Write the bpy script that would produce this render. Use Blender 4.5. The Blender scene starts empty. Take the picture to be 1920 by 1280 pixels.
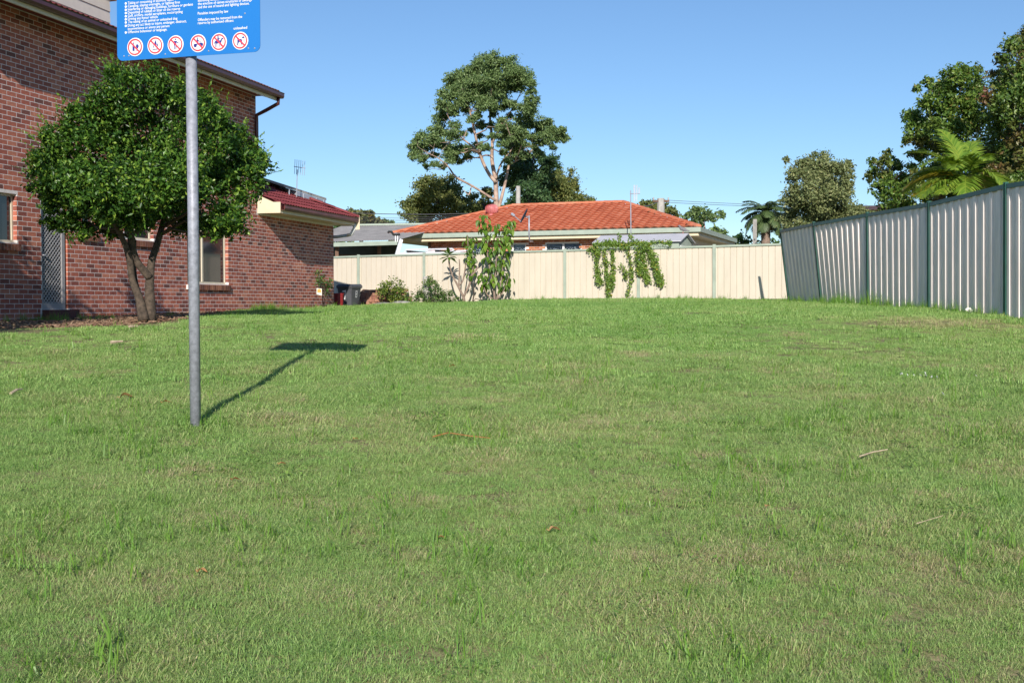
import bpy, math, random
import numpy as np
from mathutils import Vector, Matrix

random.seed(7)
rng = np.random.default_rng(11)
SC = bpy.context.scene
COL = SC.collection
R = math.radians

# ------------------------------------------------------------------ camera
F = 2140.0                      # focal length in photo pixels (1920 wide)
PITCH = math.atan(68.0 / F)
cam_d = bpy.data.cameras.new("camera")
cam = bpy.data.objects.new("camera", cam_d)
COL.objects.link(cam)
cam_d.sensor_width = 36.0
cam_d.lens = 36.0 * F / 1920.0
cam_d.clip_start = 0.05
cam_d.clip_end = 3000
cam.location = (0, 0, 0)
cam.rotation_euler = (R(90) - PITCH, 0, 0)
SC.camera = cam

# ------------------------------------------------------------------ light
SUN_EL = 24.8
SUN_AZ = 0.0                    # degrees the light travels to the right of the view axis
world = bpy.data.worlds.new("World")
SC.world = world
world.use_nodes = True
nt = world.node_tree
nt.nodes.clear()
sky = nt.nodes.new("ShaderNodeTexSky")
sky.sky_type = 'NISHITA'
sky.sun_disc = False
sky.sun_elevation = R(SUN_EL)
sky.sun_rotation = R(180 + SUN_AZ)
sky.altitude = 0
sky.air_density = 1.0
sky.dust_density = 0.0
sky.ozone_density = 5.6
bg = nt.nodes.new("ShaderNodeBackground")
bg.inputs[1].default_value = 0.106
wo = nt.nodes.new("ShaderNodeOutputWorld")
nt.links.new(sky.outputs[0], bg.inputs[0])
nt.links.new(bg.outputs[0], wo.inputs[0])

sun_d = bpy.data.lights.new("sun", 'SUN')
sun_d.energy = 4.8
sun_d.angle = R(0.5)
sun_d.color = (1.0, 0.93, 0.83)
sun = bpy.data.objects.new("sun", sun_d)
COL.objects.link(sun)
ld = Vector((math.sin(R(SUN_AZ)) * math.cos(R(SUN_EL)), math.cos(R(SUN_AZ)) * math.cos(R(SUN_EL)), -math.sin(R(SUN_EL))))
sun.rotation_euler = ld.to_track_quat('-Z', 'Y').to_euler()
sun.location = (0, -20, 30)

SC.view_settings.view_transform = 'Standard'
SC.view_settings.look = 'None'
SC.view_settings.exposure = 0.26
SC.view_settings.gamma = 1.0
SC.view_settings.use_curve_mapping = False
SC.render.engine = 'CYCLES'
SC.cycles.max_bounces = 5
SC.cycles.transparent_max_bounces = 4
SC.cycles.use_denoising = True
SC.cycles.use_adaptive_sampling = False

# ------------------------------------------------------------------ placing
CP, SP = math.cos(PITCH), math.sin(PITCH)


def ray(px, py):
    u = (px - 960.0) / F
    v = (640.0 - py) / F
    return np.array([u, CP + SP * v, -SP + CP * v])


def at(px, py, Y):
    r = ray(px, py)
    return r * (Y / r[1])


def pxm(Y):
    return Y / F                # metres per photo pixel at depth Y


# ------------------------------------------------------------------ mesh helper
class MB:
    def __init__(s):
        s.v, s.f, s.m = [], [], []

    def add(s, vs, fs, mi=0):
        o = len(s.v)
        s.v.extend([tuple(map(float, p)) for p in vs])
        for f in fs:
            s.f.append(tuple(i + o for i in f))
            s.m.append(mi)
        return s

    def hexa(s, c, mi=0):
        """c: 8 corners, bottom four then top four, same turn."""
        return s.add(c, [(3, 2, 1, 0), (4, 5, 6, 7), (0, 1, 5, 4), (1, 2, 6, 5), (2, 3, 7, 6), (3, 0, 4, 7)], mi)

    def box(s, lo, hi, mi=0, T=None):
        x0, y0, z0 = lo
        x1, y1, z1 = hi
        c = [(x0, y0, z0), (x1, y0, z0), (x1, y1, z0), (x0, y1, z0), (x0, y0, z1), (x1, y0, z1), (x1, y1, z1), (x0, y1, z1)]
        if T:
            c = [T(*p) for p in c]
        return s.hexa(c, mi)

    def tube(s, pts, rad, n=8, cap=True, mi=0):
        pts = [np.array(p, float) for p in pts]
        if not hasattr(rad, '__len__'):
            rad = [rad] * len(pts)
        o = len(s.v)
        ref = None
        for i, p in enumerate(pts):
            a = pts[max(i - 1, 0)]
            b = pts[min(i + 1, len(pts) - 1)]
            t = b - a
            t = t / (np.linalg.norm(t) + 1e-9)
            if ref is None:
                ref = np.array([0, 0, 1.0]) if abs(t[2]) < 0.9 else np.array([1.0, 0, 0])
            x = np.cross(ref, t)
            x /= np.linalg.norm(x) + 1e-9
            y = np.cross(t, x)
            ref = y
            for k in range(n):
                th = 2 * math.pi * k / n
                q = p + rad[i] * (math.cos(th) * x + math.sin(th) * y)
                s.v.append(tuple(q))
        for i in range(len(pts) - 1):
            for k in range(n):
                k2 = (k + 1) % n
                s.f.append((o + i * n + k, o + i * n + k2, o + (i + 1) * n + k2, o + (i + 1) * n + k))
                s.m.append(mi)
        if cap:
            s.f.append(tuple(o + k for k in reversed(range(n))))
            s.m.append(mi)
            e = o + (len(pts) - 1) * n
            s.f.append(tuple(e + k for k in range(n)))
            s.m.append(mi)
        return s

    def lathe(s, c, prof, n=16, mi=0, axis=None):
        """prof: list of (radius, height) about the vertical through c."""
        o = len(s.v)
        for (r, h) in prof:
            for k in range(n):
                th = 2 * math.pi * k / n
                s.v.append((c[0] + r * math.cos(th), c[1] + r * math.sin(th), c[2] + h))
        for i in range(len(prof) - 1):
            for k in range(n):
                k2 = (k + 1) % n
                s.f.append((o + i * n + k, o + i * n + k2, o + (i + 1) * n + k2, o + (i + 1) * n + k))
                s.m.append(mi)
        return s

    def sheet(s, pts2, thick, T, mi=0):
        """polygon pts2 in (a,b), extruded along c by thick; T(a,b,c)->xyz"""
        n = len(pts2)
        lo = [T(a, b, 0) for a, b in pts2]
        hi = [T(a, b, thick) for a, b in pts2]
        fs = [tuple(reversed(range(n))), tuple(range(n, 2 * n))]
        fs += [(i, (i + 1) % n, n + (i + 1) % n, n + i) for i in range(n)]
        return s.add(lo + hi, fs, mi)


ORG = {}


def link(o):
    COL.objects.link(o)
    return o


def thing(name, loc, label, cat, group=None):
    o = bpy.data.objects.new(name, None)
    o.empty_display_size = 0.1
    link(o)
    o.location = tuple(loc)
    ORG[o.name] = np.array(loc, float)
    o['label'] = label
    o['category'] = cat
    if group:
        o['group'] = group
    return o


def org(o):
    return ORG[o.name]


def mesh_of(mb, base=(0, 0, 0), smooth=False, name="mesh"):
    me = bpy.data.meshes.new(name)
    b = np.array(base, float)
    me.from_pydata([(p[0] - b[0], p[1] - b[1], p[2] - b[2]) for p in mb.v], [], mb.f)
    if any(mb.m):
        me.polygons.foreach_set('material_index', mb.m)
    if smooth:
        me.polygons.foreach_set('use_smooth', [True] * len(me.polygons))
    me.update()
    return me


def part(name, mb, mats, parent, smooth=False, kind=None, label=None):
    b = ORG[parent.name] if parent is not None else np.zeros(3)
    me = mesh_of(mb, b, smooth, name)
    for m in (mats if isinstance(mats, (list, tuple)) else [mats]):
        me.materials.append(m)
    o = bpy.data.objects.new(name, me)
    link(o)
    if parent is not None:
        o.parent = parent
    ORG[o.name] = b
    if kind:
        o['kind'] = kind
    if label:
        o['label'] = label
    return o


def single(name, mb, mats, label, cat, group=None, smooth=False, base=None):
    """a thing that is one mesh, with its origin at its base"""
    v = np.array(mb.v)
    if base is None:
        base = np.array([v[:, 0].mean(), v[:, 1].mean(), v[:, 2].min()])
    me = mesh_of(mb, base, smooth, name)
    for m in (mats if isinstance(mats, (list, tuple)) else [mats]):
        me.materials.append(m)
    o = link(bpy.data.objects.new(name, me))
    o.location = tuple(base)
    ORG[o.name] = np.array(base, float)
    o['label'] = label
    o['category'] = cat
    if group:
        o['group'] = group
    return o


def structure(name, mb, mats, smooth=False):
    o = part(name, mb, mats, None, smooth)
    o['kind'] = 'structure'
    return o


# ------------------------------------------------------------------ materials
def newmat(name):
    m = bpy.data.materials.new(name)
    m.use_nodes = True
    n = m.node_tree.nodes
    l = m.node_tree.links
    p = n['Principled BSDF']
    return m, n, l, p


def ramp(n, stops, interp='LINEAR'):
    r = n.new('ShaderNodeValToRGB')
    r.color_ramp.interpolation = interp
    e = r.color_ramp.elements
    while len(e) < len(stops):
        e.new(0.5)
    for i, (p, c) in enumerate(stops):
        e[i].position = p
        e[i].color = (c[0], c[1], c[2], 1)
    return r


def noise(n, l, scale, detail=4, rough=0.6, coord='Object', stretch=None):
    tc = n.new('ShaderNodeTexCoord')
    nz = n.new('ShaderNodeTexNoise')
    nz.inputs['Scale'].default_value = scale
    nz.inputs['Detail'].default_value = detail
    nz.inputs['Roughness'].default_value = rough
    if stretch:
        mp = n.new('ShaderNodeMapping')
        mp.inputs['Scale'].default_value = stretch
        l.new(tc.outputs[coord], mp.inputs[0])
        l.new(mp.outputs[0], nz.inputs['Vector'])
    else:
        l.new(tc.outputs[coord], nz.inputs['Vector'])
    return nz


def mat(name, col, rough=0.6, var=0.15, scale=6.0, bump=0.0, bscale=None, metal=0.0, col2=None, stretch=None, spec=0.5):
    m, n, l, p = newmat(name)
    c2 = col2 if col2 else tuple(max(0, c * (1 - 2 * var)) for c in col)
    c1 = tuple(min(1, c * (1 + var)) for c in col)
    nz = noise(n, l, scale, 5, 0.65, 'Object', stretch)
    r = ramp(n, [(0.3, c2), (0.62, c1)])
    l.new(nz.outputs['Fac'], r.inputs[0])
    l.new(r.outputs[0], p.inputs['Base Color'])
    p.inputs['Roughness'].default_value = rough
    p.inputs['Metallic'].default_value = metal
    p.inputs['Specular IOR Level'].default_value = spec
    if bump:
        b = noise(n, l, bscale or scale * 6, 4)
        bn = n.new('ShaderNodeBump')
        bn.inputs['Strength'].default_value = bump
        bn.inputs['Distance'].default_value = 0.01
        l.new(b.outputs['Fac'], bn.inputs['Height'])
        l.new(bn.outputs[0], p.inputs['Normal'])
    return m


def piece_random(n, l):
    """a value that differs for each separate piece, joined or not"""
    g = n.new('ShaderNodeNewGeometry')
    oi = n.new('ShaderNodeObjectInfo')
    ad = n.new('ShaderNodeMath')
    ad.operation = 'ADD'
    fr = n.new('ShaderNodeMath')
    fr.operation = 'FRACT'
    l.new(g.outputs['Random Per Island'], ad.inputs[0])
    l.new(oi.outputs['Random'], ad.inputs[1])
    l.new(ad.outputs[0], fr.inputs[0])
    return fr


def piecemat(name, stops, rough=0.75, nscale=9.0, nvar=0.35, bump=0.3, bscale=60, interp='LINEAR'):
    m, n, l, p = newmat(name)
    fr = piece_random(n, l)
    r = ramp(n, stops, interp)
    l.new(fr.outputs[0], r.inputs[0])
    nz = noise(n, l, nscale, 5, 0.7)
    mr = n.new('ShaderNodeMapRange')
    mr.inputs['From Min'].default_value = 0.3
    mr.inputs['From Max'].default_value = 0.7
    mr.inputs['To Min'].default_value = 1 - nvar
    mr.inputs['To Max'].default_value = 1 + nvar * 0.6
    l.new(nz.outputs['Fac'], mr.inputs['Value'])
    mx = n.new('ShaderNodeMix')
    mx.data_type = 'RGBA'
    mx.blend_type = 'MULTIPLY'
    mx.inputs['Factor'].default_value = 1
    l.new(r.outputs[0], mx.inputs['A'])
    l.new(mr.outputs[0], mx.inputs['B'])
    l.new(mx.outputs['Result'], p.inputs['Base Color'])
    p.inputs['Roughness'].default_value = rough
    p.inputs['Specular IOR Level'].default_value = 0.3
    b = noise(n, l, bscale, 3)
    bn = n.new('ShaderNodeBump')
    bn.inputs['Strength'].default_value = bump
    bn.inputs['Distance'].default_value = 0.004
    l.new(b.outputs['Fac'], bn.inputs['Height'])
    l.new(bn.outputs[0], p.inputs['Normal'])
    return m


def leafmat(name, stops, rough=0.5, trans=0.3, spec=0.4, tcol=None, pscale=0.0, pcol=None):
    m, n, l, p = newmat(name)
    fr = piece_random(n, l)
    r = ramp(n, stops)
    l.new(fr.outputs[0], r.inputs[0])
    src = r.outputs[0]
    if pcol:
        nz = noise(n, l, pscale, 2)
        rr = ramp(n, [(0.52, (0, 0, 0)), (0.66, (1, 1, 1))])
        l.new(nz.outputs['Fac'], rr.inputs[0])
        mx0 = n.new('ShaderNodeMix')
        mx0.data_type = 'RGBA'
        l.new(rr.outputs[0], mx0.inputs['Factor'])
        l.new(src, mx0.inputs['A'])
        mx0.inputs['B'].default_value = (*pcol, 1)
        src = mx0.outputs['Result']
    l.new(src, p.inputs['Base Color'])
    p.inputs['Roughness'].default_value = rough
    p.inputs['Specular IOR Level'].default_value = spec
    t = n.new('ShaderNodeBsdfTranslucent')
    hs = n.new('ShaderNodeHueSaturation')
    hs.inputs['Saturation'].default_value = 1.1
    hs.inputs['Value'].default_value = 1.3
    hs.inputs['Hue'].default_value = 0.49
    l.new(src, hs.inputs['Color'])
    l.new(hs.outputs[0], t.inputs['Color'])
    ms = n.new('ShaderNodeMixShader')
    ms.inputs[0].default_value = trans
    l.new(p.outputs[0], ms.inputs[1])
    l.new(t.outputs[0], ms.inputs[2])
    l.new(ms.outputs[0], n['Material Output'].inputs[0])
    return m


M = {}
M['brick'] = piecemat('red_brown_brick', [(0.0, (0.17, 0.075, 0.062)), (0.14, (0.29, 0.092, 0.070)), (0.45, (0.42, 0.127, 0.086)), (0.8, (0.50, 0.165, 0.107)), (1.0, (0.57, 0.23, 0.15))])
M['mortar'] = mat('pale_mortar', (0.80, 0.73, 0.70), 0.9, 0.1, 20, 0.3)
M['sillbrick'] = piecemat('sill_brick', [(0.0, (0.14, 0.06, 0.045)), (0.5, (0.26, 0.10, 0.06)), (1.0, (0.34, 0.15, 0.09))])
M['cream'] = mat('cream_paint', (0.72, 0.62, 0.44), 0.5, 0.04, 3)
M['creamframe'] = mat('cream_aluminium', (0.62, 0.55, 0.43), 0.35, 0.04, 3)
M['maroon'] = mat('maroon_gutter', (0.085, 0.02, 0.022), 0.3, 0.15, 3, spec=0.6)
M['redgutter'] = mat('weathered_red_gutter', (0.16, 0.055, 0.05), 0.4, 0.2, 3)
M['redtile'] = piecemat('dark_red_roof_tile', [(0, (0.19, 0.040, 0.042)), (1, (0.28, 0.065, 0.066))], 0.55, 4, 0.25, 0.2)
M['orangetile'] = piecemat('orange_roof_tile', [(0, (0.50, 0.145, 0.075)), (0.3, (0.56, 0.175, 0.09)), (0.8, (0.60, 0.20, 0.105)), (1, (0.64, 0.24, 0.14))], 0.7, 3, 0.25, 0.2)
M['orangebrick'] = piecemat('orange_brick', [(0, (0.33, 0.10, 0.045)), (0.6, (0.47, 0.16, 0.07)), (1, (0.56, 0.24, 0.12))], 0.8)
M['board'] = mat('white_weatherboard', (0.66, 0.60, 0.55), 0.6, 0.04, 3)
M['steelpole'] = mat('galvanised_pole', (0.30, 0.31, 0.36), 0.5, 0.16, 25, 0.15, 80, metal=0.12)
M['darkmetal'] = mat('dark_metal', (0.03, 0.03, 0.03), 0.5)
M['signblue'] = mat('sign_blue', (0.010, 0.165, 0.52), 0.38, 0.02, 2)
M['white'] = mat('white_paint', (0.80, 0.80, 0.80), 0.5, 0.03, 4)
M['signred'] = mat('sign_red', (0.74, 0.055, 0.085), 0.4, 0.03, 3)
M['navy'] = mat('sign_navy', (0.035, 0.035, 0.25), 0.4, 0.05, 3)
M['greysheet'] = mat('grey_fence_sheet', (0.88, 0.78, 0.72), 0.42, 0.07, 3.0, stretch=(3, 3, 0.4))
M['green'] = mat('dark_green_steel', (0.012, 0.075, 0.055), 0.4, 0.12, 5)
M['creamsheet'] = mat('cream_fence_sheet', (0.62, 0.555, 0.455), 0.5, 0.035, 2.0, stretch=(2, 2, 0.5))
M['sage'] = mat('sage_green_steel', (0.36, 0.42, 0.35), 0.45, 0.06, 3)
M['greyroof'] = mat('weathered_grey_sheet_roof', (0.34, 0.32, 0.30), 0.7, 0.14, 2.0)
M['shedroof'] = mat('pale_shed_roof', (0.56, 0.55, 0.58), 0.45, 0.05, 3)
M['bark'] = mat('brown_bark', (0.085, 0.062, 0.045), 0.9, 0.35, 14, 0.6)
M['gumbark'] = mat('pale_gum_bark', (0.40, 0.29, 0.23), 0.85, 0.3, 2.0, 0.4, col2=(0.20, 0.13, 0.10))
M['greybark'] = mat('grey_brown_bark', (0.26, 0.19, 0.15), 0.9, 0.2, 14, 0.4)
M['concrete'] = mat('weathered_pole_concrete', (0.42, 0.40, 0.37), 0.9, 0.15, 4, 0.3)
M['bin'] = mat('dark_grey_bin_plastic', (0.085, 0.088, 0.10), 0.45, 0.12, 5)
M['redplastic'] = mat('red_plastic', (0.28, 0.02, 0.025), 0.5)
M['rock'] = mat('grey_garden_stone', (0.30, 0.29, 0.26), 0.95, 0.25, 6, 0.8)
M['block'] = piecemat('terracotta_block', [(0, (0.26, 0.11, 0.08)), (0.5, (0.33, 0.15, 0.10)), (1, (0.40, 0.22, 0.15))], 0.9)
M['shadewall'] = mat('carport_shade_backing', (0.05, 0.055, 0.05), 0.8, 0.2, 2)  # near-black green, carries the carport's interior shade in its colour
M['timber'] = mat('brown_timber_post', (0.16, 0.09, 0.06), 0.8, 0.2, 6)
M['carwhite'] = mat('white_car_paint', (0.72, 0.73, 0.76), 0.25, 0.02, 2)
M['rubber'] = mat('black_rubber', (0.02, 0.02, 0.02), 0.8)
M['ventpink'] = mat('faded_red_vent', (0.50, 0.16, 0.16), 0.5, 0.1, 5)
M['wire'] = mat('grey_cable', (0.10, 0.10, 0.11), 0.6)
M['alu'] = mat('aluminium_mast', (0.42, 0.44, 0.50), 0.4, 0.08, 4, metal=0.3)
M['pvc'] = mat('white_pvc', (0.78, 0.76, 0.70), 0.4, 0.04, 5)
M['reddoorstep'] = mat('painted_red_step', (0.13, 0.045, 0.04), 0.8, 0.12, 6)
M['grille'] = mat('grey_security_mesh', (0.34, 0.33, 0.34), 0.45, 0.06, 6)
M['curtain'] = mat('pale_curtain', (0.36, 0.33, 0.28), 0.9, 0.15, 3, stretch=(9, 9, 0.3))
M['brownroof'] = mat('dark_brown_roof', (0.12, 0.06, 0.05), 0.8, 0.2, 3)
M['birdgrey'] = mat('grey_feathers', (0.20, 0.19, 0.20), 0.8, 0.2, 30)
M['leafdry'] = piecemat('dry_leaf', [(0, (0.30, 0.11, 0.035)), (0.5, (0.42, 0.20, 0.07)), (1, (0.50, 0.33, 0.17))], 0.8, 30, 0.35, 0.4)
M['straw'] = mat('bleached_stick', (0.48, 0.38, 0.26), 0.9, 0.2, 20)
M['paper'] = mat('white_paper_scrap', (0.75, 0.75, 0.75), 0.8, 0.05, 20)
M['mulch'] = piecemat('bark_mulch', [(0, (0.10, 0.055, 0.035)), (0.5, (0.24, 0.14, 0.09)), (1, (0.42, 0.29, 0.19))], 0.9, 30, 0.3, 0.4)
M['tag'] = mat('white_plant_tag', (0.7, 0.7, 0.62), 0.6)
M['tagorange'] = mat('orange_flower_print', (0.75, 0.32, 0.06), 0.6)

mg, n, l, p = newmat('dark_window_glass')
p.inputs['Base Color'].default_value = (0.02, 0.024, 0.03, 1)
p.inputs['Roughness'].default_value = 0.06
p.inputs['Specular IOR Level'].default_value = 0.8
nz = noise(n, l, 1.2, 2)
bn = n.new('ShaderNodeBump')
bn.inputs['Strength'].default_value = 0.05
l.new(nz.outputs['Fac'], bn.inputs['Height'])
l.new(bn.outputs[0], p.inputs['Normal'])
M['glass'] = mg

mg, n, l, p = newmat('clear_window_glass')
p.inputs['Base Color'].default_value = (0.9, 0.95, 0.95, 1)
p.inputs['Roughness'].default_value = 0.02
p.inputs['Transmission Weight'].default_value = 1.0
p.inputs['IOR'].default_value = 1.3
M['clearglass'] = mg

# foliage
M['citrus'] = leafmat('citrus_leaf', [(0, (0.020, 0.058, 0.010)), (0.55, (0.045, 0.115, 0.016)), (0.85, (0.11, 0.22, 0.028)), (1, (0.26, 0.37, 0.05))], 0.36, 0.18, 0.35)
M['gum'] = leafmat('gum_leaf', [(0, (0.085, 0.145, 0.05)), (0.6, (0.16, 0.245, 0.08)), (1, (0.25, 0.33, 0.13))], 0.5, 0.25)
M['olive'] = leafmat('olive_green_leaf', [(0, (0.09, 0.125, 0.035)), (0.6, (0.165, 0.195, 0.052)), (1, (0.25, 0.25, 0.08))], 0.55, 0.25)
M['darkgreen'] = leafmat('dark_green_leaf', [(0, (0.03, 0.075, 0.026)), (0.6, (0.06, 0.12, 0.042)), (1, (0.10, 0.17, 0.06))], 0.5, 0.2)
M['hillgreen'] = leafmat('hill_tree_leaf', [(0, (0.08, 0.11, 0.05)), (0.6, (0.15, 0.165, 0.07)), (0.9, (0.17, 0.15, 0.05)), (1, (0.24, 0.17, 0.05))], 0.6, 0.15)
M['lilly'] = leafmat('broad_green_leaf', [(0, (0.05, 0.11, 0.02)), (0.6, (0.12, 0.21, 0.035)), (0.92, (0.22, 0.31, 0.06)), (1, (0.30, 0.25, 0.08))], 0.4, 0.28, pscale=0.55, pcol=(0.13, 0.10, 0.035))
M['redtip'] = leafmat('red_tipped_leaf', [(0, (0.045, 0.095, 0.02)), (0.6, (0.10, 0.18, 0.034)), (1, (0.19, 0.25, 0.05))], 0.4, 0.22, pscale=0.6, pcol=(0.17, 0.055, 0.035))
M['greygreen'] = leafmat('grey_green_leaf', [(0, (0.11, 0.15, 0.055)), (0.6, (0.20, 0.235, 0.09)), (1, (0.31, 0.32, 0.14))], 0.55, 0.2)
M['palm'] = leafmat('palm_leaflet', [(0, (0.10, 0.20, 0.022)), (0.6, (0.20, 0.31, 0.04)), (1, (0.30, 0.38, 0.05))], 0.4, 0.3)
M['palmyellow'] = leafmat('yellowing_palm_leaflet', [(0, (0.26, 0.27, 0.03)), (0.6, (0.44, 0.38, 0.045)), (1, (0.58, 0.46, 0.07))], 0.45, 0.3)
M['palmdry'] = leafmat('dry_palm_leaflet', [(0, (0.16, 0.12, 0.08)), (1, (0.35, 0.27, 0.18))], 0.8, 0.15)
M['farpalm'] = leafmat('far_palm_leaflet', [(0, (0.05, 0.09, 0.03)), (1, (0.11, 0.16, 0.055))], 0.5, 0.2)
M['shrubyellow'] = leafmat('yellow_green_leaf', [(0, (0.07, 0.13, 0.02)), (0.6, (0.14, 0.21, 0.035)), (1, (0.28, 0.32, 0.06))], 0.5, 0.25)
M['shrubgreen'] = leafmat('fresh_green_leaf', [(0, (0.04, 0.10, 0.022)), (0.6, (0.085, 0.165, 0.035)), (1, (0.15, 0.23, 0.05))], 0.5, 0.25)
M['mulberry'] = leafmat('heart_leaf', [(0, (0.06, 0.135, 0.015)), (0.6, (0.115, 0.22, 0.024)), (1, (0.20, 0.31, 0.04))], 0.4, 0.3)
M['vine'] = leafmat('vine_leaf', [(0, (0.09, 0.18, 0.025)), (0.7, (0.18, 0.29, 0.045)), (0.94, (0.28, 0.36, 0.08)), (1, (0.42, 0.33, 0.05))], 0.5, 0.3)

# ------------------------------------------------------------------ terrain
NB = 48
C0 = at(626, 575, 33.0)[:2]                      # far corner of the brick house
DW = np.array([0.2672, 0.9638])                  # along its wall, away from the camera
NW = np.array([0.9638, -0.2672])                 # out of its wall


def Wp(s, nn, z):
    q = C0 - s * DW + nn * NW
    return np.array([q[0], q[1], z])


def wall(px, py, off=0.0):
    """pixel -> (s, z) on the plane of the house wall, off metres in front of it"""
    r = ray(px, py)
    t = (NW @ C0 + off) / (NW @ r[:2])
    q = r * t
    s = (C0 - q[:2]) @ DW
    return s, q[2]


PY = [-200, -50, 0, 4, 8.1, 12.9, 16, 20, 24, 28, 33, 36, 40, 50, 100, 400, 2500]
PZ = [-7, -3.2, -1.55, -1.21, -0.86, -0.53, -0.385, -0.225, -0.09, 0.01, 0.10, 0.15, 0.18, 0.22, 0.4, 1.0, 3.0]


def prof(y):
    y = np.asarray(y, float)
    a = 0
    for d in (-1.6, -0.8, 0, 0.8, 1.6):
        a = a + np.interp(y + d, PY, PZ)
    return a / 5


GREY = [(2120, 634, 15.2), (1888, 592, 18.45), (1744, 582, 21.3), (1630, 573, 24.3), (1543, 568.5, 27.2), (1482, 570.5, 29.75)]
GBASE = [np.array([9.22 - .0661 * 9.2, 9.2, -0.82]), np.array([9.22 - .0661 * 12.2, 12.2, -0.61])] + [at(*g) for g in GREY]
CPX = [540, 673, 796, 928, 1060, 1198, 1340, 1484, 1640]
CBY = [579, 576, 571, 565.5, 562, 560, 560.5, 561, 561]
CTY = [484, 479, 475.5, 471.5, 468, 464, 460, 455.5, 451]
CL0 = at(628, 575, 38.5)[:2]
CL1 = at(1470, 560, 32.0)[:2]
CDIR = (CL1 - CL0) / np.linalg.norm(CL1 - CL0)
CNRM = np.array([-CDIR[1], CDIR[0]])             # away from the camera


def creamY(px, off=0.0):
    r = ray(px, 560)
    t = (CNRM @ CL0 + off) / (CNRM @ r[:2])
    return r[1] * t


CBASE = [at(px, y, creamY(px)) for px, y in zip(CPX, CBY)]
CTOP = [at(px, y, creamY(px)) for px, y in zip(CPX, CTY)]

ctrl = []
for b in GBASE:
    ctrl.append(tuple(b))
for b in CBASE:
    ctrl.append(tuple(b))
for px, py in [(-40, 606), (60, 602), (140, 598), (290, 591), (420, 586), (540, 581), (626, 577)]:
    s_, z_ = wall(px, py)
    ctrl.append(tuple(Wp(s_, 0, z_)))
ctrl.append(tuple(at(275, 598, 18.2)))
ctrl.append(tuple(at(367, 800, 8.1)))
ctrl = np.array(ctrl)
ctrl_res = ctrl[:, 2] - prof(ctrl[:, 1])


def ground(x, y):
    x = np.asarray(x, float)
    y = np.asarray(y, float)
    z = prof(y)
    num = np.zeros_like(z + x * 0)
    den = np.zeros_like(num) + 0.12
    for (cx, cy, cz), r in zip(ctrl, ctrl_res):
        w = np.exp(-((x - cx) ** 2 + (y - cy) ** 2) / (2 * 1.9 ** 2))
        num = num + w * r
        den = den + w
    z = z + num / den
    near = np.exp(-(y / 60.0) ** 2)
    z = z + near * (0.018 * np.sin(x * 1.3 + 0.7 * np.sin(y * 0.9)) * np.sin(y * 1.1 + 1.0) + 0.010 * np.sin(x * 2.9 + 2) * np.sin(y * 2.3))
    return z


def gz(x, y):
    return float(ground(x, y))


def onground(px, py):
    """walk the pixel's ray down to the ground"""
    r = ray(px, py)
    lo, hi = 2.0, 60.0
    prev = None
    for Y in np.linspace(2.5, 60, 600):
        q = r * (Y / r[1])
        d = q[2] - gz(q[0], q[1])
        if d < 0:
            return np.array([q[0], q[1], gz(q[0], q[1])])
    q = r * (36 / r[1])
    return np.array([q[0], q[1], gz(q[0], q[1])])


xs = np.unique(np.concatenate([np.linspace(-1500, -60, 16), np.linspace(-60, -14, 20), np.arange(-14, 14.01, 0.33), np.linspace(14, 60, 20), np.linspace(60, 1500, 16)]))
ys = np.unique(np.concatenate([np.linspace(-150, -4, 12), np.arange(-4, 44, 0.33), np.linspace(44, 120, 26), np.linspace(120, 2200, 22)]))
gx, gy = np.meshgrid(xs, ys)
gv = np.stack([gx, gy, ground(gx, gy)], -1).reshape(-1, 3)
nx_, ny_ = len(xs), len(ys)
gf = [(j * nx_ + i, j * nx_ + i + 1, (j + 1) * nx_ + i + 1, (j + 1) * nx_ + i) for j in range(ny_ - 1) for i in range(nx_ - 1)]
mb = MB()
mb.v = [tuple(v) for v in gv]
mb.f = gf
mb.m = [0] * len(gf)
m, n, l, p = newmat('lawn_soil')
nz = noise(n, l, 38, 6, 0.8)
r = ramp(n, [(0.36, (0.07, 0.075, 0.03)), (0.5, (0.20, 0.20, 0.09)), (0.62, (0.40, 0.31, 0.18))])
l.new(nz.outputs['Fac'], r.inputs[0])
l.new(r.outputs[0], p.inputs['Base Color'])
p.inputs['Roughness'].default_value = 1
p.inputs['Specular IOR Level'].default_value = 0.1
M['soil'] = m
structure('ground', mb, M['soil'], True)

# ------------------------------------------------------------------ foliage tools
def unit(a):
    return a / (np.linalg.norm(a, axis=-1, keepdims=True) + 1e-9)


def leaf_arrays(c, d, nrm, L, Wd, fold=0.25):
    """rhombic leaves folded on the midrib: 4 vertices, 2 triangles each"""
    d = unit(d)
    side = unit(np.cross(d, nrm))
    up = np.cross(side, d)
    L = np.asarray(L)[:, None]
    Wd = np.asarray(Wd)[:, None]
    a = c - d * L * 0.5
    b = c + d * L * 0.5
    e = c - d * L * 0.06 + side * Wd * 0.5 + up * Wd * fold
    g = c - d * L * 0.06 - side * Wd * 0.5 + up * Wd * fold
    v = np.stack([a, e, b, g], 1).reshape(-1, 3)
    k = np.arange(len(c)) * 4
    f = np.stack([np.stack([k, k + 2, k + 1], 1), np.stack([k, k + 3, k + 2], 1)], 1).reshape(-1, 3)
    return v, f


def tri_mesh(name, v, f, base, smooth=False):
    me = bpy.data.meshes.new(name)
    v = np.asarray(v, float) - np.asarray(base, float)
    me.vertices.add(len(v))
    me.vertices.foreach_set('co', v.astype(np.float32).ravel())
    me.loops.add(len(f) * 3)
    me.loops.foreach_set('vertex_index', f.astype(np.int32).ravel())
    me.polygons.add(len(f))
    me.polygons.foreach_set('loop_start', np.arange(len(f), dtype=np.int32) * 3)
    me.update(calc_edges=True)
    return me


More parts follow.
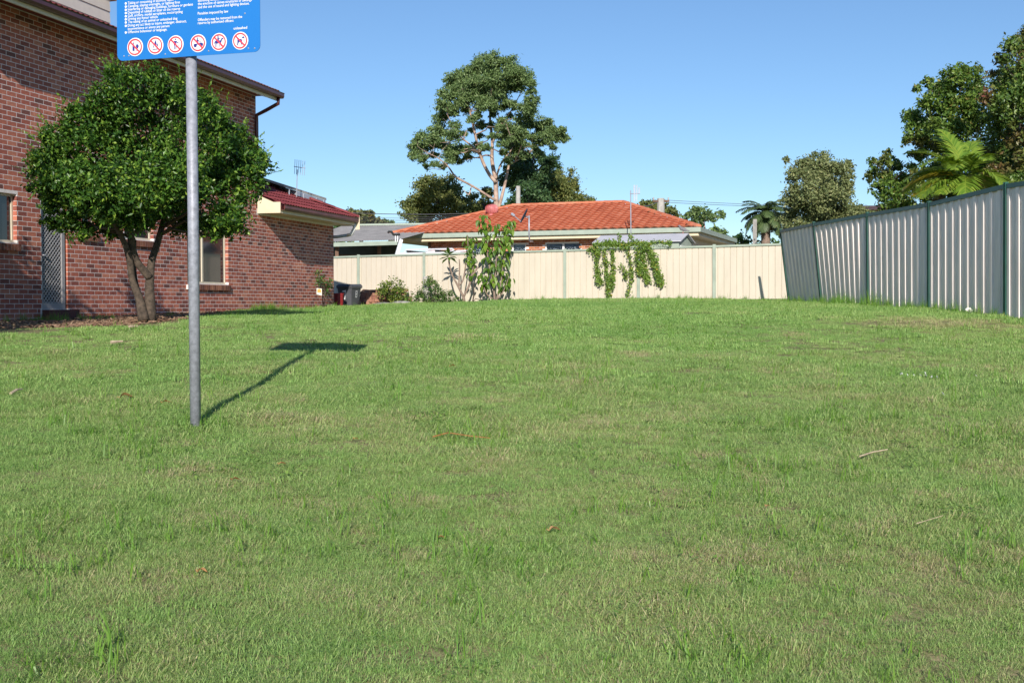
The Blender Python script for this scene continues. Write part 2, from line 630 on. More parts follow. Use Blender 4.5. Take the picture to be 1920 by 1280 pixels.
def foliage(name, c, d, nrm, L, Wd, m, parent, fold=0.25, kind='stuff'):
    v, f = leaf_arrays(c, d, nrm, L, Wd, fold)
    me = tri_mesh(name, v, f, ORG[parent.name])
    me.materials.append(m)
    o = link(bpy.data.objects.new(name, me))
    o.parent = parent
    ORG[o.name] = ORG[parent.name]
    if kind:
        o['kind'] = kind
    return o


def clump_points(clumps, dens, shell=0.45, nsub=18, sig=.20):
    """clumps: (centre, radius, vertical squash); each is made of smaller leaf tufts so that gaps stay open.
    dens: leaves per m2 of clump section. Returns centres and outward vectors."""
    cs, os_ = [], []
    for (c, r, sq) in clumps:
        n_ = max(12, int(dens * math.pi * r * r))
        ph = rng.uniform(0, 6.28, 3)
        sd = unit(rng.normal(size=(nsub, 3)))
        lump = 1 + 0.18 * np.sin(3 * sd[:, 0] + ph[0]) + 0.18 * np.sin(4 * sd[:, 1] + ph[1])
        sub = sd * (r * .92 * lump * rng.uniform(0.05, 1, nsub) ** shell)[:, None]
        wgt = rng.uniform(.3, 1.0, nsub)
        pick = rng.choice(nsub, n_, p=wgt / wgt.sum())
        g = rng.normal(size=(n_, 3)) * (sig * r * rng.uniform(.7, 1.35, nsub))[pick][:, None]
        p_ = (sub[pick] + g) * np.array([1, 1, sq])
        cs.append(np.asarray(c) + p_)
        os_.append(unit(unit(p_) * .5 + unit(g) * .8))
    return np.concatenate(cs), np.concatenate(os_)


def limb_tubes(mb, limbs, n=7):
    for pts, rad in limbs:
        P = np.array(pts, float)
        # round the polyline off
        t = np.linspace(0, len(P) - 1, (len(P) - 1) * 4 + 1)
        Q = np.stack([np.interp(t, range(len(P)), P[:, k]) for k in range(3)], 1)
        for _ in range(2):
            Q[1:-1] = (Q[:-2] + 2 * Q[1:-1] + Q[2:]) / 4
        rr = np.interp(t, range(len(P)), rad)
        mb.tube(Q, list(rr), n)


def auto_twigs(mb, limbs, targets, r0, jit=0.1, n=5):
    nodes, rr = [], []
    for pts, rad in limbs:
        P = np.array(pts, float)
        for i in range(len(P) - 1):
            for k in np.linspace(0.0, 1, 5):
                nodes.append(P[i] * (1 - k) + P[i + 1] * k)
                rr.append(rad[i] * (1 - k) + rad[i + 1] * k)
    nodes = np.array(nodes)
    for c in targets:
        c = np.asarray(c, float)
        dv = c - nodes
        cost = np.linalg.norm(dv, axis=1) + 0.7 * np.maximum(0, -dv[:, 2])
        i = int(np.argmin(cost))
        a = nodes[i]
        ln = np.linalg.norm(c - a)
        m1 = a * 0.65 + c * 0.35 + rng.normal(size=3) * jit * ln + np.array([0, 0, 0.05 * ln])
        m2 = a * 0.3 + c * 0.7 + rng.normal(size=3) * jit * ln * 0.6
        ra = min(r0, rr[i] * 0.7)
        mb.tube([a, m1, m2, c], [ra, ra * 0.75, ra * 0.5, ra * 0.25], n, cap=False)


def tree(name, label, cat, base, limbs, clumps, leafL, leafW, dens, m, bark, group=None, hang=0.3, shell=0.45, twig=0.05, fold=0.2, crown='crown', outw=0.6):
    root = thing(name, base, label, cat, group)
    mb = MB()
    limb_tubes(mb, limbs)
    auto_twigs(mb, limbs, [c for c, r_, s_ in clumps], twig)
    part('trunk', mb, bark, root, True)
    c, o = clump_points(clumps, dens, shell)
    k = len(c)
    d = unit(rng.normal(size=(k, 3)) + o * outw + np.array([0, 0, -hang * 2]))
    nr = unit(rng.normal(size=(k, 3)) * 0.7 + o * 0.7 + np.array([0, 0, 0.5]))
    L = leafL * rng.uniform(0.65, 1.3, k)
    foliage(crown, c, d, nr, L, L * leafW, m, root, fold)
    return root


def pixclumps(lst, Y, depth, cx=None, wid=None, sq=0.85, scale=1.0, rs=1.0):
    """clumps given by photo px; spread in depth as a round crown"""
    if cx is None:
        cx = np.mean([a[0] for a in lst])
    if wid is None:
        wid = max(abs(a[0] - cx) for a in lst) + 1
    out = []
    for a in lst:
        px, py, r = a[:3]
        e = math.sqrt(max(0.05, 1 - ((px - cx) / wid) ** 2))
        dy = (a[3] if len(a) > 3 else rng.uniform(-1, 1)) * depth * e
        out.append((at(px, py, Y + dy), r * rs * pxm(Y), sq))
    return out


def pixlimbs(lst, Y, dy=0.0):
    out = []
    for pts, rad in lst:
        out.append(([at(q[0], q[1], Y + (q[2] if len(q) > 2 else 0)) for q in pts], [r * pxm(Y) for r in rad]))
    return out


# ================================================================== brick house
house = thing('brick_house', (*Wp(7.5, -2.0, 0)[:2], gz(*Wp(7.5, 0.3, 0)[:2])),
              'two storey red brown brick house with maroon gutters behind the round tree', 'house')
S_UP = 4.6                       # the upper storey ends here
S_END = 15.2
Z_LO = 2.31                      # soffit of the low wing
Z_UP = 5.24                      # soffit of the upper storey
COURSE = 0.086


def rect(px0, px1, py0, py1):
    pm = (py0 + py1) / 2
    s0 = wall(px0, pm)[0]
    s1 = wall(px1, pm)[0]
    z0 = wall((px0 + px1) / 2, py1)[1]
    z1 = wall((px0 + px1) / 2, py0)[1]
    return [min(s0, s1), max(s0, s1), z0, z1]


RA = rect(-34, 32, 360, 453)
RB = rect(154, 182, 392, 438)
RCw = rect(233, 288, 392, 449)
RD = rect(351, 428, 400, 532)
RDOOR = rect(78, 127, 380, 580)
z0d = wall(100, 580)[1]
RDOOR[2], RDOOR[3] = z0d, z0d + 2.08
for r_ in (RB, RCw, RD):
    r_[3] = RDOOR[3] - 0.02
HOLES = [RA, RB, RCw, RD, RDOOR]
Z_BOT = -0.75

# mortar backing, cut round the openings
def rects_minus(s0, s1, z0, z1, holes):
    ss = sorted(set([s0, s1] + [min(max(v, s0), s1) for h in holes for v in h[:2]]))
    zs = sorted(set([z0, z1] + [min(max(v, z0), z1) for h in holes for v in h[2:]]))
    out = []
    for a, b in zip(ss[:-1], ss[1:]):
        for c, d in zip(zs[:-1], zs[1:]):
            ms, mz = (a + b) / 2, (c + d) / 2
            if not any(h[0] < ms < h[1] and h[2] < mz < h[3] for h in holes):
                out.append((a, b, c, d))
    return out


mb = MB()
for (a, b, c, d) in rects_minus(0.0, S_END, Z_BOT, Z_LO + 0.1, HOLES):
    mb.hexa([Wp(a, -0.11, c), Wp(b, -0.11, c), Wp(b, 0, c), Wp(a, 0, c), Wp(a, -0.11, d), Wp(b, -0.11, d), Wp(b, 0, d), Wp(a, 0, d)])
mb.hexa([Wp(S_UP, -0.11, Z_LO + .1), Wp(S_END, -0.11, Z_LO + .1), Wp(S_END, 0, Z_LO + .1), Wp(S_UP, 0, Z_LO + .1),
         Wp(S_UP, -0.11, Z_UP + .1), Wp(S_END, -0.11, Z_UP + .1), Wp(S_END, 0, Z_UP + .1), Wp(S_UP, 0, Z_UP + .1)])
# return walls
mb.hexa([Wp(0, -6, Z_BOT), Wp(0.11, -6, Z_BOT), Wp(0.11, -0.11, Z_BOT), Wp(0, -0.11, Z_BOT), Wp(0, -6, Z_LO + .1), Wp(0.11, -6, Z_LO + .1), Wp(0.11, -0.11, Z_LO + .1), Wp(0, -0.11, Z_LO + .1)])
mb.hexa([Wp(S_UP, -6, 2.3), Wp(S_UP + .11, -6, 2.3), Wp(S_UP + .11, -0.11, 2.3), Wp(S_UP, -0.11, 2.3), Wp(S_UP, -6, Z_UP + .1), Wp(S_UP + .11, -6, Z_UP + .1), Wp(S_UP + .11, -0.11, Z_UP + .1), Wp(S_UP, -0.11, Z_UP + .1)])
mb.hexa([Wp(S_END - .11, -6, Z_BOT), Wp(S_END, -6, Z_BOT), Wp(S_END, -0.11, Z_BOT), Wp(S_END - .11, -0.11, Z_BOT), Wp(S_END - .11, -6, Z_UP + .1), Wp(S_END, -6, Z_UP + .1), Wp(S_END, -0.11, Z_UP + .1), Wp(S_END - .11, -0.11, Z_UP + .1)])
part('wall', mb, M['mortar'], house)

# the bricks: each stands 9 mm proud of its mortar
PR = 0.0008
HB = COURSE - 0.010


def brick_mesh(L, name='brick'):
    b = MB()
    x0, x1 = -L / 2, L / 2
    b.add([(x0, 0, -HB / 2), (x1, 0, -HB / 2), (x1, 0, HB / 2), (x0, 0, HB / 2),
           (x0 + .002, PR, -HB / 2 + .002), (x1 - .002, PR, -HB / 2 + .002), (x1 - .002, PR, HB / 2 - .002), (x0 + .002, PR, HB / 2 - .002)],
          [(4, 5, 6, 7), (0, 1, 5, 4), (1, 2, 6, 5), (2, 3, 7, 6), (3, 0, 4, 7)])
    me = bpy.data.meshes.new(name)
    # local x = towards the camera along the wall, y = out of the wall
    me.from_pydata(b.v, [], [tuple(reversed(f)) for f in b.f])
    me.materials.append(M['brick'])
    return me


def brick_spans(s0, s1, z):
    """free spans of a course"""
    sp = [(s0, s1)]
    for h in HOLES:
        if h[2] - 0.04 < z < h[3] + 0.04 or (h[2] - 0.13 < z < h[2]):
            ext = 0.045 if z < h[2] else 0
            nw = []
            for a, b in sp:
                if h[1] + ext <= a or h[0] - ext >= b:
                    nw.append((a, b))
                else:
                    if h[0] - ext - a > 0.02:
                        nw.append((a, h[0] - ext))
                    if b - h[1] - ext > 0.02:
                        nw.append((h[1] + ext, b))
            sp = nw
    return sp


bricks = []
k = 0
z = Z_BOT + COURSE / 2
while z < Z_UP - 0.03:
    s0 = 0.0 if z < Z_LO - 0.03 else S_UP
    for a, b in brick_spans(s0, S_END, z):
        first = math.floor((a - (0.12 if k % 2 else 0)) / 0.24) * 0.24 + (0.12 if k % 2 else 0)
        q = first
        while q < b:
            u0, u1 = max(q, a), min(q + 0.23, b)
            if u1 - u0 > 0.03:
                bricks.append(((u0 + u1) / 2, z, u1 - u0))
            q += 0.24
    z += COURSE
    k += 1
SIGN_BOX = (222, 487, -10, 112)
vis = []
for (s_, z_, L_) in bricks:
    w = Wp(s_, 0, z_)
    X, Y = w[0], w[1]
    px = 960 + F * X / Y
    py = 572 - F * z_ / Y
    if z_ < gz(*Wp(s_, 0.1, 0)[:2]) - 0.08:
        continue
    hid = px < 4 or py < 4 or ((px - 275) / 235) ** 2 + ((py - 290) / 165) ** 2 < 1 or (222 < px < 487 and py < 112) or (345 < px < 372)
    vis.append((hid, -L_ * 0.076 / Y ** 2, s_, z_, L_))
vis.sort()
bm_cache = {}
rest = MB()
for i, (hid, _, s_, z_, L_) in enumerate(vis):
    jn = rng.uniform(0.0, 0.0005)
    if i < 300 and not hid:
        key = round(L_, 2)
        if key not in bm_cache:
            bm_cache[key] = brick_mesh(key)
        o = link(bpy.data.objects.new('brick', bm_cache[key]))
        o.parent = house
        w = Wp(s_, jn, z_) - org(house)
        o.location = tuple(w)
        o.rotation_euler = (0, 0, math.atan2(-DW[1], -DW[0]))
    else:
        h2 = L_ / 2
        rest.add([Wp(s_ - h2, jn, z_ - HB / 2), Wp(s_ + h2, jn, z_ - HB / 2), Wp(s_ + h2, jn, z_ + HB / 2), Wp(s_ - h2, jn, z_ + HB / 2),
                  Wp(s_ - h2 + .002, PR + jn, z_ - HB / 2 + .002), Wp(s_ + h2 - .002, PR + jn, z_ - HB / 2 + .002), Wp(s_ + h2 - .002, PR + jn, z_ + HB / 2 - .002), Wp(s_ - h2 + .002, PR + jn, z_ + HB / 2 - .002)],
                 [(4, 5, 6, 7), (0, 1, 5, 4), (1, 2, 6, 5), (2, 3, 7, 6), (3, 0, 4, 7)])
# bricks round the far corner and the reveals of the openings
zz = Z_BOT + COURSE / 2
k = 0
while zz < Z_LO - .03:
    for j in range(10):
        a = -0.02 - j * 0.24 - (0.12 if k % 2 else 0)
        rest.hexa([Wp(-PR, a - .23, zz - HB / 2), Wp(0, a - .23, zz - HB / 2), Wp(0, a, zz - HB / 2), Wp(-PR, a, zz - HB / 2),
                   Wp(-PR, a - .23, zz + HB / 2), Wp(0, a - .23, zz + HB / 2), Wp(0, a, zz + HB / 2), Wp(-PR, a, zz + HB / 2)])
    for h in HOLES:
        if h[2] < zz - .03 and zz + .03 < h[3]:
            rest.hexa([Wp(h[0], -.108, zz - HB / 2), Wp(h[0] + .006, -.108, zz - HB / 2), Wp(h[0] + .006, .004, zz - HB / 2), Wp(h[0], .004, zz - HB / 2),
                       Wp(h[0], -.108, zz + HB / 2), Wp(h[0] + .006, -.108, zz + HB / 2), Wp(h[0] + .006, .004, zz + HB / 2), Wp(h[0], .004, zz + HB / 2)])
    zz += COURSE
    k += 1
part('brickwork', rest, M['brick'], house, kind='stuff')


def wbox(mb, s0, s1, n0, n1, z0, z1, mi=0):
    mb.hexa([Wp(s0, n0, z0), Wp(s0, n1, z0), Wp(s1, n1, z0), Wp(s1, n0, z0), Wp(s0, n0, z1), Wp(s0, n1, z1), Wp(s1, n1, z1), Wp(s1, n0, z1)], mi)


def window(h, mull=(), glass='glass', inset=-0.075, curtain=False, sill=True):
    s0, s1, z0, z1 = h
    fr = MB()
    t = 0.045
    wbox(fr, s0, s0 + t, inset - .05, inset, z0, z1)
    wbox(fr, s1 - t, s1, inset - .05, inset, z0, z1)
    wbox(fr, s0 + t, s1 - t, inset - .05, inset, z0, z0 + t)
    wbox(fr, s0 + t, s1 - t, inset - .05, inset, z1 - t, z1)
    for q in mull:
        wbox(fr, q - t * .6, q + t * .6, inset - .045, inset + .004, z0 + t, z1 - t)
    f = part('window', fr, M['creamframe'], house)
    cuts = [s0 + t] + sorted(mull) + [s1 - t]
    for a, b in zip(cuts[:-1], cuts[1:]):
        pb = MB()
        wbox(pb, a, b, inset - .03, inset - .025, z0 + t, z1 - t)
        part('pane', pb, M[glass], f)
    if curtain:
        cb = MB()
        q = s0
        i = 0
        while q < s1 - 0.01:
            q2 = min(q + .05, s1)
            dn = .03 if i % 2 else 0
            cb.add([Wp(q, inset - .2 - dn, z0), Wp(q2, inset - .2 - (.03 - dn), z0), Wp(q2, inset - .2 - (.03 - dn), z1), Wp(q, inset - .2 - dn, z1)], [(0, 1, 2, 3)])
            q = q2
            i += 1
        part('curtain', cb, M['curtain'], f)
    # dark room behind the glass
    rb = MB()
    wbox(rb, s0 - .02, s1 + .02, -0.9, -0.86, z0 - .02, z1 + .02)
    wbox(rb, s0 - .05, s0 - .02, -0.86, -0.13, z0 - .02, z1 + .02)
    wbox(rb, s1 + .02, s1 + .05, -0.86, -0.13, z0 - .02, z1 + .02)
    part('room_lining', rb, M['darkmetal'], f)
    if sill:
        q = s0 - 0.04
        while q < s1 + 0.04:
            sb = MB()
            e = q + 0.076
            sb.hexa([Wp(q, -.07, z0 - .125), Wp(q, .05, z0 - .145), Wp(e, .05, z0 - .145), Wp(e, -.07, z0 - .125),
                     Wp(q, -.07, z0 - .005), Wp(q, .05, z0 - .03), Wp(e, .05, z0 - .03), Wp(e, -.07, z0 - .005)])
            part('brick', sb, M['sillbrick'], house)
            q += 0.086
        mbm = MB()
        wbox(mbm, s0 - .05, s1 + .05, -.09, .046, z0 - .138, z0 - .036)
        part('sill_mortar', mbm, M['mortar'], house)


window(RA, mull=[wall(3, 400)[0]])
window(RB)
window(RCw, mull=[wall(259, 420)[0]])
window(RD, mull=[wall(385, 480)[0]], curtain=False)

# security screen door with its diamond mesh
s0, s1, z0, z1 = RDOOR
jam = 0.30 * (wall(78, 480)[0] - wall(127, 480)[0]) * 0.25
ds0, ds1 = s0 + jam, s1
dr = MB()
tf = 0.085
wbox(dr, ds0, ds0 + tf, -.06, -.02, z0, z1)
wbox(dr, ds1 - tf * .6, ds1, -.06, -.02, z0, z1)
wbox(dr, ds0 + tf, ds1 - tf * .6, -.06, -.02, z0, z0 + .12)
wbox(dr, ds0 + tf, ds1 - tf * .6, -.06, -.02, z1 - tf, z1)
door = part('door', dr, M['grille'], house)
gb = MB()
a0, a1, b0, b1 = ds0 + tf, ds1 - tf * .6, z0 + .12, z1 - tf
pit_s, pit_z = 0.088, 0.088


def clipline(s_, z_, ds_, dz_):
    ts = []
    for (pp, dd, lo, hi) in ((s_, ds_, a0, a1), (z_, dz_, b0, b1)):
        ts.append(sorted([(lo - pp) / dd, (hi - pp) / dd]))
    t0, t1 = max(ts[0][0], ts[1][0]), min(ts[0][1], ts[1][1])
    return (t0, t1) if t1 > t0 else None


for sg in (1, -1):
    kk = -60
    while kk < 60:
        c = clipline(a0 + kk * pit_s, b0, sg * 1.0, 1.0)
        if c:
            p0 = (a0 + kk * pit_s + sg * c[0], b0 + c[0])
            p1 = (a0 + kk * pit_s + sg * c[1], b0 + c[1])
            w2 = .011
            dx, dz = -0.7071 * w2, sg * 0.7071 * w2
            n0 = -.044 if sg > 0 else -.036
            gb.hexa([Wp(p0[0] - dx, n0 - .006, p0[1] - dz), Wp(p0[0] + dx, n0 - .006, p0[1] + dz), Wp(p0[0] + dx, n0, p0[1] + dz), Wp(p0[0] - dx, n0, p0[1] - dz),
                     Wp(p1[0] - dx, n0 - .006, p1[1] - dz), Wp(p1[0] + dx, n0 - .006, p1[1] + dz), Wp(p1[0] + dx, n0, p1[1] + dz), Wp(p1[0] - dx, n0, p1[1] - dz)])
        kk += 1
part('grille', gb, M['grille'], door)
hb = MB()
wbox(hb, ds1 - .10, ds1 - .04, -.02, .03, z0 + .98, z0 + 1.0)
part('handle', hb, M['alu'], door)
bd = MB()
wbox(bd, s0, s1, -.14, -.115, z0, z1)
part('inner_door', bd, M['darkmetal'], house)
st = MB()
wbox(st, s0 - .12, s1 + .0, -.02, .16, z0 - .42, z0 - .005)
part('door_step', st, M['reddoorstep'], house)

# eaves ---------------------------------------------------------------
OV = 0.62


def eave(zs, s0, s1, drop, gut, name_f='fascia'):
    mb = MB()
    zi = zs
    zs = zs - drop
    mb.hexa([Wp(s0, .012, zi), Wp(s0, OV - .02, zs), Wp(s1, OV - .02, zs), Wp(s1, .012, zi), Wp(s0, .012, zi + .015), Wp(s0, OV - .02, zs + .015), Wp(s1, OV - .02, zs + .015), Wp(s1, .012, zi + .015)])
    part('soffit', mb, M['cream'], house)
    mb = MB()
    wbox(mb, s0, s1, OV - .019, OV, zs - .02, zs + .16)
    part(name_f, mb, M['cream'], house)
    mb = MB()
    P = [(OV + .002, zs + .055), (OV + .10, zs + .055), (OV + .125, zs + .10), (OV + .125, zs + .165), (OV + .14, zs + .185), (OV + .12, zs + .185), (OV + .11, zs + .17), (OV + .108, zs + .105), (OV + .095, zs + .068), (OV + .016, zs + .068), (OV + .016, zs + .185), (OV + .002, zs + .185)]
    mb.sheet([(a, b) for a, b in P], 1.0, lambda a, b, c: Wp(s0 + (s1 - s0) * c, a, b))
    part('gutter', mb, M[gut], house)


DROP = .19
eave(Z_UP, 4.52, 15.76, DROP, 'maroon')
eave(Z_LO, -0.10, 4.52, 0.0, 'redgutter')
# boxed end of the low eave
mb = MB()
PF = [(0.012, Z_LO - .02), (OV + .02, Z_LO - .02), (OV + .02, Z_LO + .25), (0.45, Z_LO + .25), (0.012, Z_LO + .44)]
mb.sheet(PF, .022, lambda a, b, c: Wp(4.545 + c, a, b))
part('boxed_eave_end', mb, M['cream'], house)
mb = MB()
PF = [(0.0, Z_UP - .02), (OV + .02, Z_UP - DROP - .02), (OV + .02, Z_UP - DROP + .16), (0.0, Z_UP + .23)]
mb.sheet(PF, .022, lambda a, b, c: Wp(15.78 + c, a, b))
part('boxed_eave_end', mb, M['cream'], house)
# eaves returning round the far ends
for (zs, se, ov, g, depth) in ((Z_LO, 0.0, .12, 'redgutter', 5.0), ):
    mb = MB()
    wbox(mb, se - ov, se, -depth, 0.012, zs, zs + .015)
    part('soffit', mb, M['cream'], house)
    mb = MB()
    wbox(mb, se - ov - .018, se - ov, -depth, OV, zs - .02, zs + .16)
    part('fascia', mb, M['cream'], house)
    mb = MB()
    wbox(mb, se - ov - .13, se - ov - .02, -depth, OV - .1, zs + .055, zs + .185)
    part('gutter', mb, M[g], house)

# downpipes
mb = MB()
zt = Z_UP - DROP + .06
pts = [Wp(4.66, OV + .03, zt), Wp(4.66, OV + .03, zt - .14), Wp(4.66, .30, zt - .30), Wp(4.66, .06, zt - .40), Wp(4.66, .055, zt - .6), Wp(4.66, .055, Z_LO + .4)]
mb.tube(pts, .045, 8)
part('downpipe', mb, M['maroon'], house, True)
mb = MB()
zt = Z_LO + .06
mb.tube([Wp(-.12, OV - .02, zt - .02), Wp(-.12, OV - .02, zt - .16), Wp(-.12, OV - .12, zt - .33), Wp(-.12, OV - .24, zt - .36)], .05, 8)
part('downpipe', mb, M['white'], house, True)
mb = MB()
mb.tube([Wp(-.12, OV - .24, zt - .36), Wp(-.1, .06, zt - .40), Wp(-.05, -.06, zt - .40)], .045, 8)
part('downpipe', mb, M['alu'], house, True, label='grey pipe running from the white elbow to the wall')
mb = MB()
wbox(mb, -.14, -.125, OV - .06, OV + .14, Z_LO - .14, Z_LO + .26)
part('eave_end_board', mb, M['cream'], house)


# roof tiles ----------------------------------------------------------
def tile_mesh(w, ln, mname, name='tile', waves=2, h=0.028):
    b = MB()
    nx = 4 * waves + 1
    top, bot, lip = [], [], []
    for i in range(nx):
        x = -w / 2 + w * i / (nx - 1)
        zz = h * 0.5 * (1 - math.cos(2 * math.pi * waves * i / (nx - 1)))
        bot.append((x, 0, zz + (0.045 if waves == 1 else 0.03)))
        top.append((x, ln, zz + 0.004))
        lip.append((x, 0.035, zz - 0.006))
    b.add(bot + top + lip, [(i, i + 1, nx + i + 1, nx + i) for i in range(nx - 1)] + [(2 * nx + i, 2 * nx + i + 1, i + 1, i) for i in range(nx - 1)])
    me = bpy.data.meshes.new(name)
    me.from_pydata(b.v, [], b.f)
    me.materials.append(M[mname])
    return me


def lay_tiles(root, O, U, V, poly, w, ex, mname, limit, key, waves=2, h=0.028):
    """tiles over polygon (u,v); U along the eave, V up the slope"""
    U = np.array(U) / np.linalg.norm(U)
    V = np.array(V) / np.linalg.norm(V)
    Nn = np.cross(U, V)
    me = tile_mesh(w, ex * 1.08, mname, waves=waves, h=h)
    mv = np.array([v.co[:] for v in me.vertices])
    mf = [tuple(p_.vertices) for p_ in me.polygons]
    def inside(u, v):
        c = False
        for i in range(len(poly)):
            x1, y1 = poly[i]
            x2, y2 = poly[i - 1]
            if (y1 > v) != (y2 > v) and u < (x2 - x1) * (v - y1) / (y2 - y1) + x1:
                c = not c
        return c
    us = [p_[0] for p_ in poly]
    vs = [p_[1] for p_ in poly]
    cells = []
    v = min(vs)
    row = 0
    while v < max(vs):
        u = min(us) + (w / 2 if row % 2 else 0) * 0
        while u < max(us):
            if inside(u + w / 2, v + ex * .5):
                cells.append((u + w / 2, v))
            u += w
        v += ex
        row += 1
    pos = [(np.linalg.norm(O + U * a + V * b), a, b) for a, b in cells]
    pos.sort()
    rest = MB()
    Mx = Matrix([[U[0], V[0], Nn[0]], [U[1], V[1], Nn[1]], [U[2], V[2], Nn[2]]])
    q = Mx.to_quaternion().to_euler()
    for i, (dd, a, b) in enumerate(pos):
        P = O + U * a + V * b
        jit = rng.uniform(0, .004)
        if i < limit:
            o = link(bpy.data.objects.new('tile', me))
            o.parent = root
            o.location = tuple(P + Nn * jit - org(root))
            o.rotation_euler = q
        else:
            rest.add([P + U * x[0] + V * x[1] + Nn * (x[2] + jit) for x in mv], mf)
    if rest.v:
        part('roof_tiling', rest, M[mname], root, kind='stuff')


def ridge_caps(root, A, B, mname, name='ridge_tile', r=.11, step=.38):
    A, B = np.array(A), np.array(B)
    ln = np.linalg.norm(B - A)
    t = (B - A) / ln
    side = np.cross(t, [0, 0, 1.0])
    side /= np.linalg.norm(side)
    up = np.cross(side, t)
    k = int(ln / step)
    for i in range(k):
        p0 = A + t * (i * ln / k)
        p1 = A + t * ((i + 1) * ln / k + .03)
        b = MB()
        n5 = 6
        vs = []
        for (p_, rr) in ((p0, r * 1.06), (p1, r * 0.95)):
            for j in range(n5):
                th = math.pi * j / (n5 - 1)
                vs.append(p_ + side * rr * math.cos(th) + up * (rr * .75 * math.sin(th) - .015))
        b.add(vs, [(j, j + 1, n5 + j + 1, n5 + j) for j in range(n5 - 1)] + [tuple(range(n5))])
        part(name, b, M[mname], root)


# low wing: hipped far end
pit = R(24)
ez = Z_LO + .17
O = Wp(4.5, OV + .07, ez)
Uv = np.array([*DW, 0.0])
Vv = np.array([*(-NW * math.cos(pit)), math.sin(pit)])
LEN = 4.5 + 0.18
rows_v = 3.1
polyL = [(0, 0), (LEN, 0), (LEN - rows_v * math.cos(pit), rows_v), (0, rows_v)]
lay_tiles(house, O, Uv, Vv, polyL, .30, .31, 'redtile', 170, 'low')
mb = MB()
dn = np.array([0, 0, -.02])
c = [O + Uv * a + Vv * b + dn for a, b in polyL]
mb.add(c + [q - np.array([0, 0, .05]) for q in c], [(0, 1, 2, 3), (4, 7, 6, 5), (0, 4, 5, 1), (1, 5, 6, 2), (2, 6, 7, 3)])
tipv = O + Uv * (LEN - rows_v * math.cos(pit)) + Vv * rows_v
hp = O + Uv * LEN
back = hp + np.array([*(-NW * 2 * rows_v * math.cos(pit)), 0])
mb.add([hp + dn, back + dn, tipv + dn], [(0, 1, 2)])
bk = O + np.array([*(-NW * 2 * rows_v * math.cos(pit)), 0])
mb.add([back + dn, bk + dn, O + Vv * rows_v + dn, tipv + dn], [(0, 1, 2, 3)])
part('roof', mb, M['redtile'], house)
ridge_caps(house, hp + np.array([0, 0, .05]), tipv + np.array([0, 0, .05]), 'redtile', r=.10)
ridge_caps(house, tipv + np.array([0, 0, .05]), O + Vv * rows_v + np.array([0, 0, .05]), 'redtile', r=.10)

# upper roof
pit2 = R(22)
ez = Z_UP - DROP + .17
O2 = Wp(15.76, OV + .07, ez)
V2 = np.array([*(-NW * math.cos(pit2)), math.sin(pit2)])
LEN2 = 15.76 - 4.52
lay_tiles(house, O2, Uv, V2, [(0, 0), (LEN2, 0), (LEN2, .95), (0, .95)], .30, .31, 'redtile', 120, 'up')
mb = MB()
H2 = 3.9
a2 = H2 * math.cos(pit2)
c = [O2 + dn, O2 + Uv * LEN2 + dn, O2 + Uv * LEN2 + V2 * H2 + dn, O2 + V2 * H2 + dn]
bkc = O2 + Uv * LEN2 + np.array([*(-NW * 2 * a2), 0]) + dn
bkd = O2 + np.array([*(-NW * 2 * a2), 0]) + dn
mb.add(c + [bkc, bkd], [(0, 1, 2, 3), (1, 4, 2), (4, 5, 3, 2), (0, 3, 5), (0, 5, 4, 1)])
part('roof', mb, M['redtile'], house)

# weatherboarded gable rising out of the upper roof
gs1, gs0 = 13.6, 9.75
n_g = -0.55
gn0 = n_g - .02
zb = ez + (OV + .07 - n_g) * math.tan(pit2)
gw = MB()
wbox(gw, gs0, gs1, n_g - 2.5, n_g - .03, zb - .4, zb + 1.7)
gab = part('gable', gw, M['board'], house)
bh = 0.235
k = 0
while k * bh < 1.7:
    z0_ = zb - .15 + k * bh
    bb = MB()
    bb.hexa([Wp(gs0, n_g - .03, z0_), Wp(gs0, n_g, z0_), Wp(gs1, n_g, z0_), Wp(gs1, n_g - .03, z0_),
             Wp(gs0, n_g - .03, z0_ + bh - .006), Wp(gs0, n_g - .018, z0_ + bh - .006), Wp(gs1, n_g - .018, z0_ + bh - .006), Wp(gs1, n_g - .03, z0_ + bh - .006)])
    part('board', bb, M['board'], gab)
    k += 1
mb = MB()
mid = (gs0 + gs1) / 2
zr = zb + 0.62
for sg, se in ((1, gs0 - .3), (-1, gs1 + .3)):
    mb.hexa([Wp(se, n_g - 2.6, zr), Wp(se, n_g + .45, zr), Wp(mid, n_g + .45, zr + abs(mid - se) * .55), Wp(mid, n_g - 2.6, zr + abs(mid - se) * .55),
             Wp(se, n_g - 2.6, zr + .12), Wp(se, n_g + .45, zr + .12), Wp(mid, n_g + .45, zr + .12 + abs(mid - se) * .55), Wp(mid, n_g - 2.6, zr + .12 + abs(mid - se) * .55)])
part('gable_roof', mb, M['cream'], house)

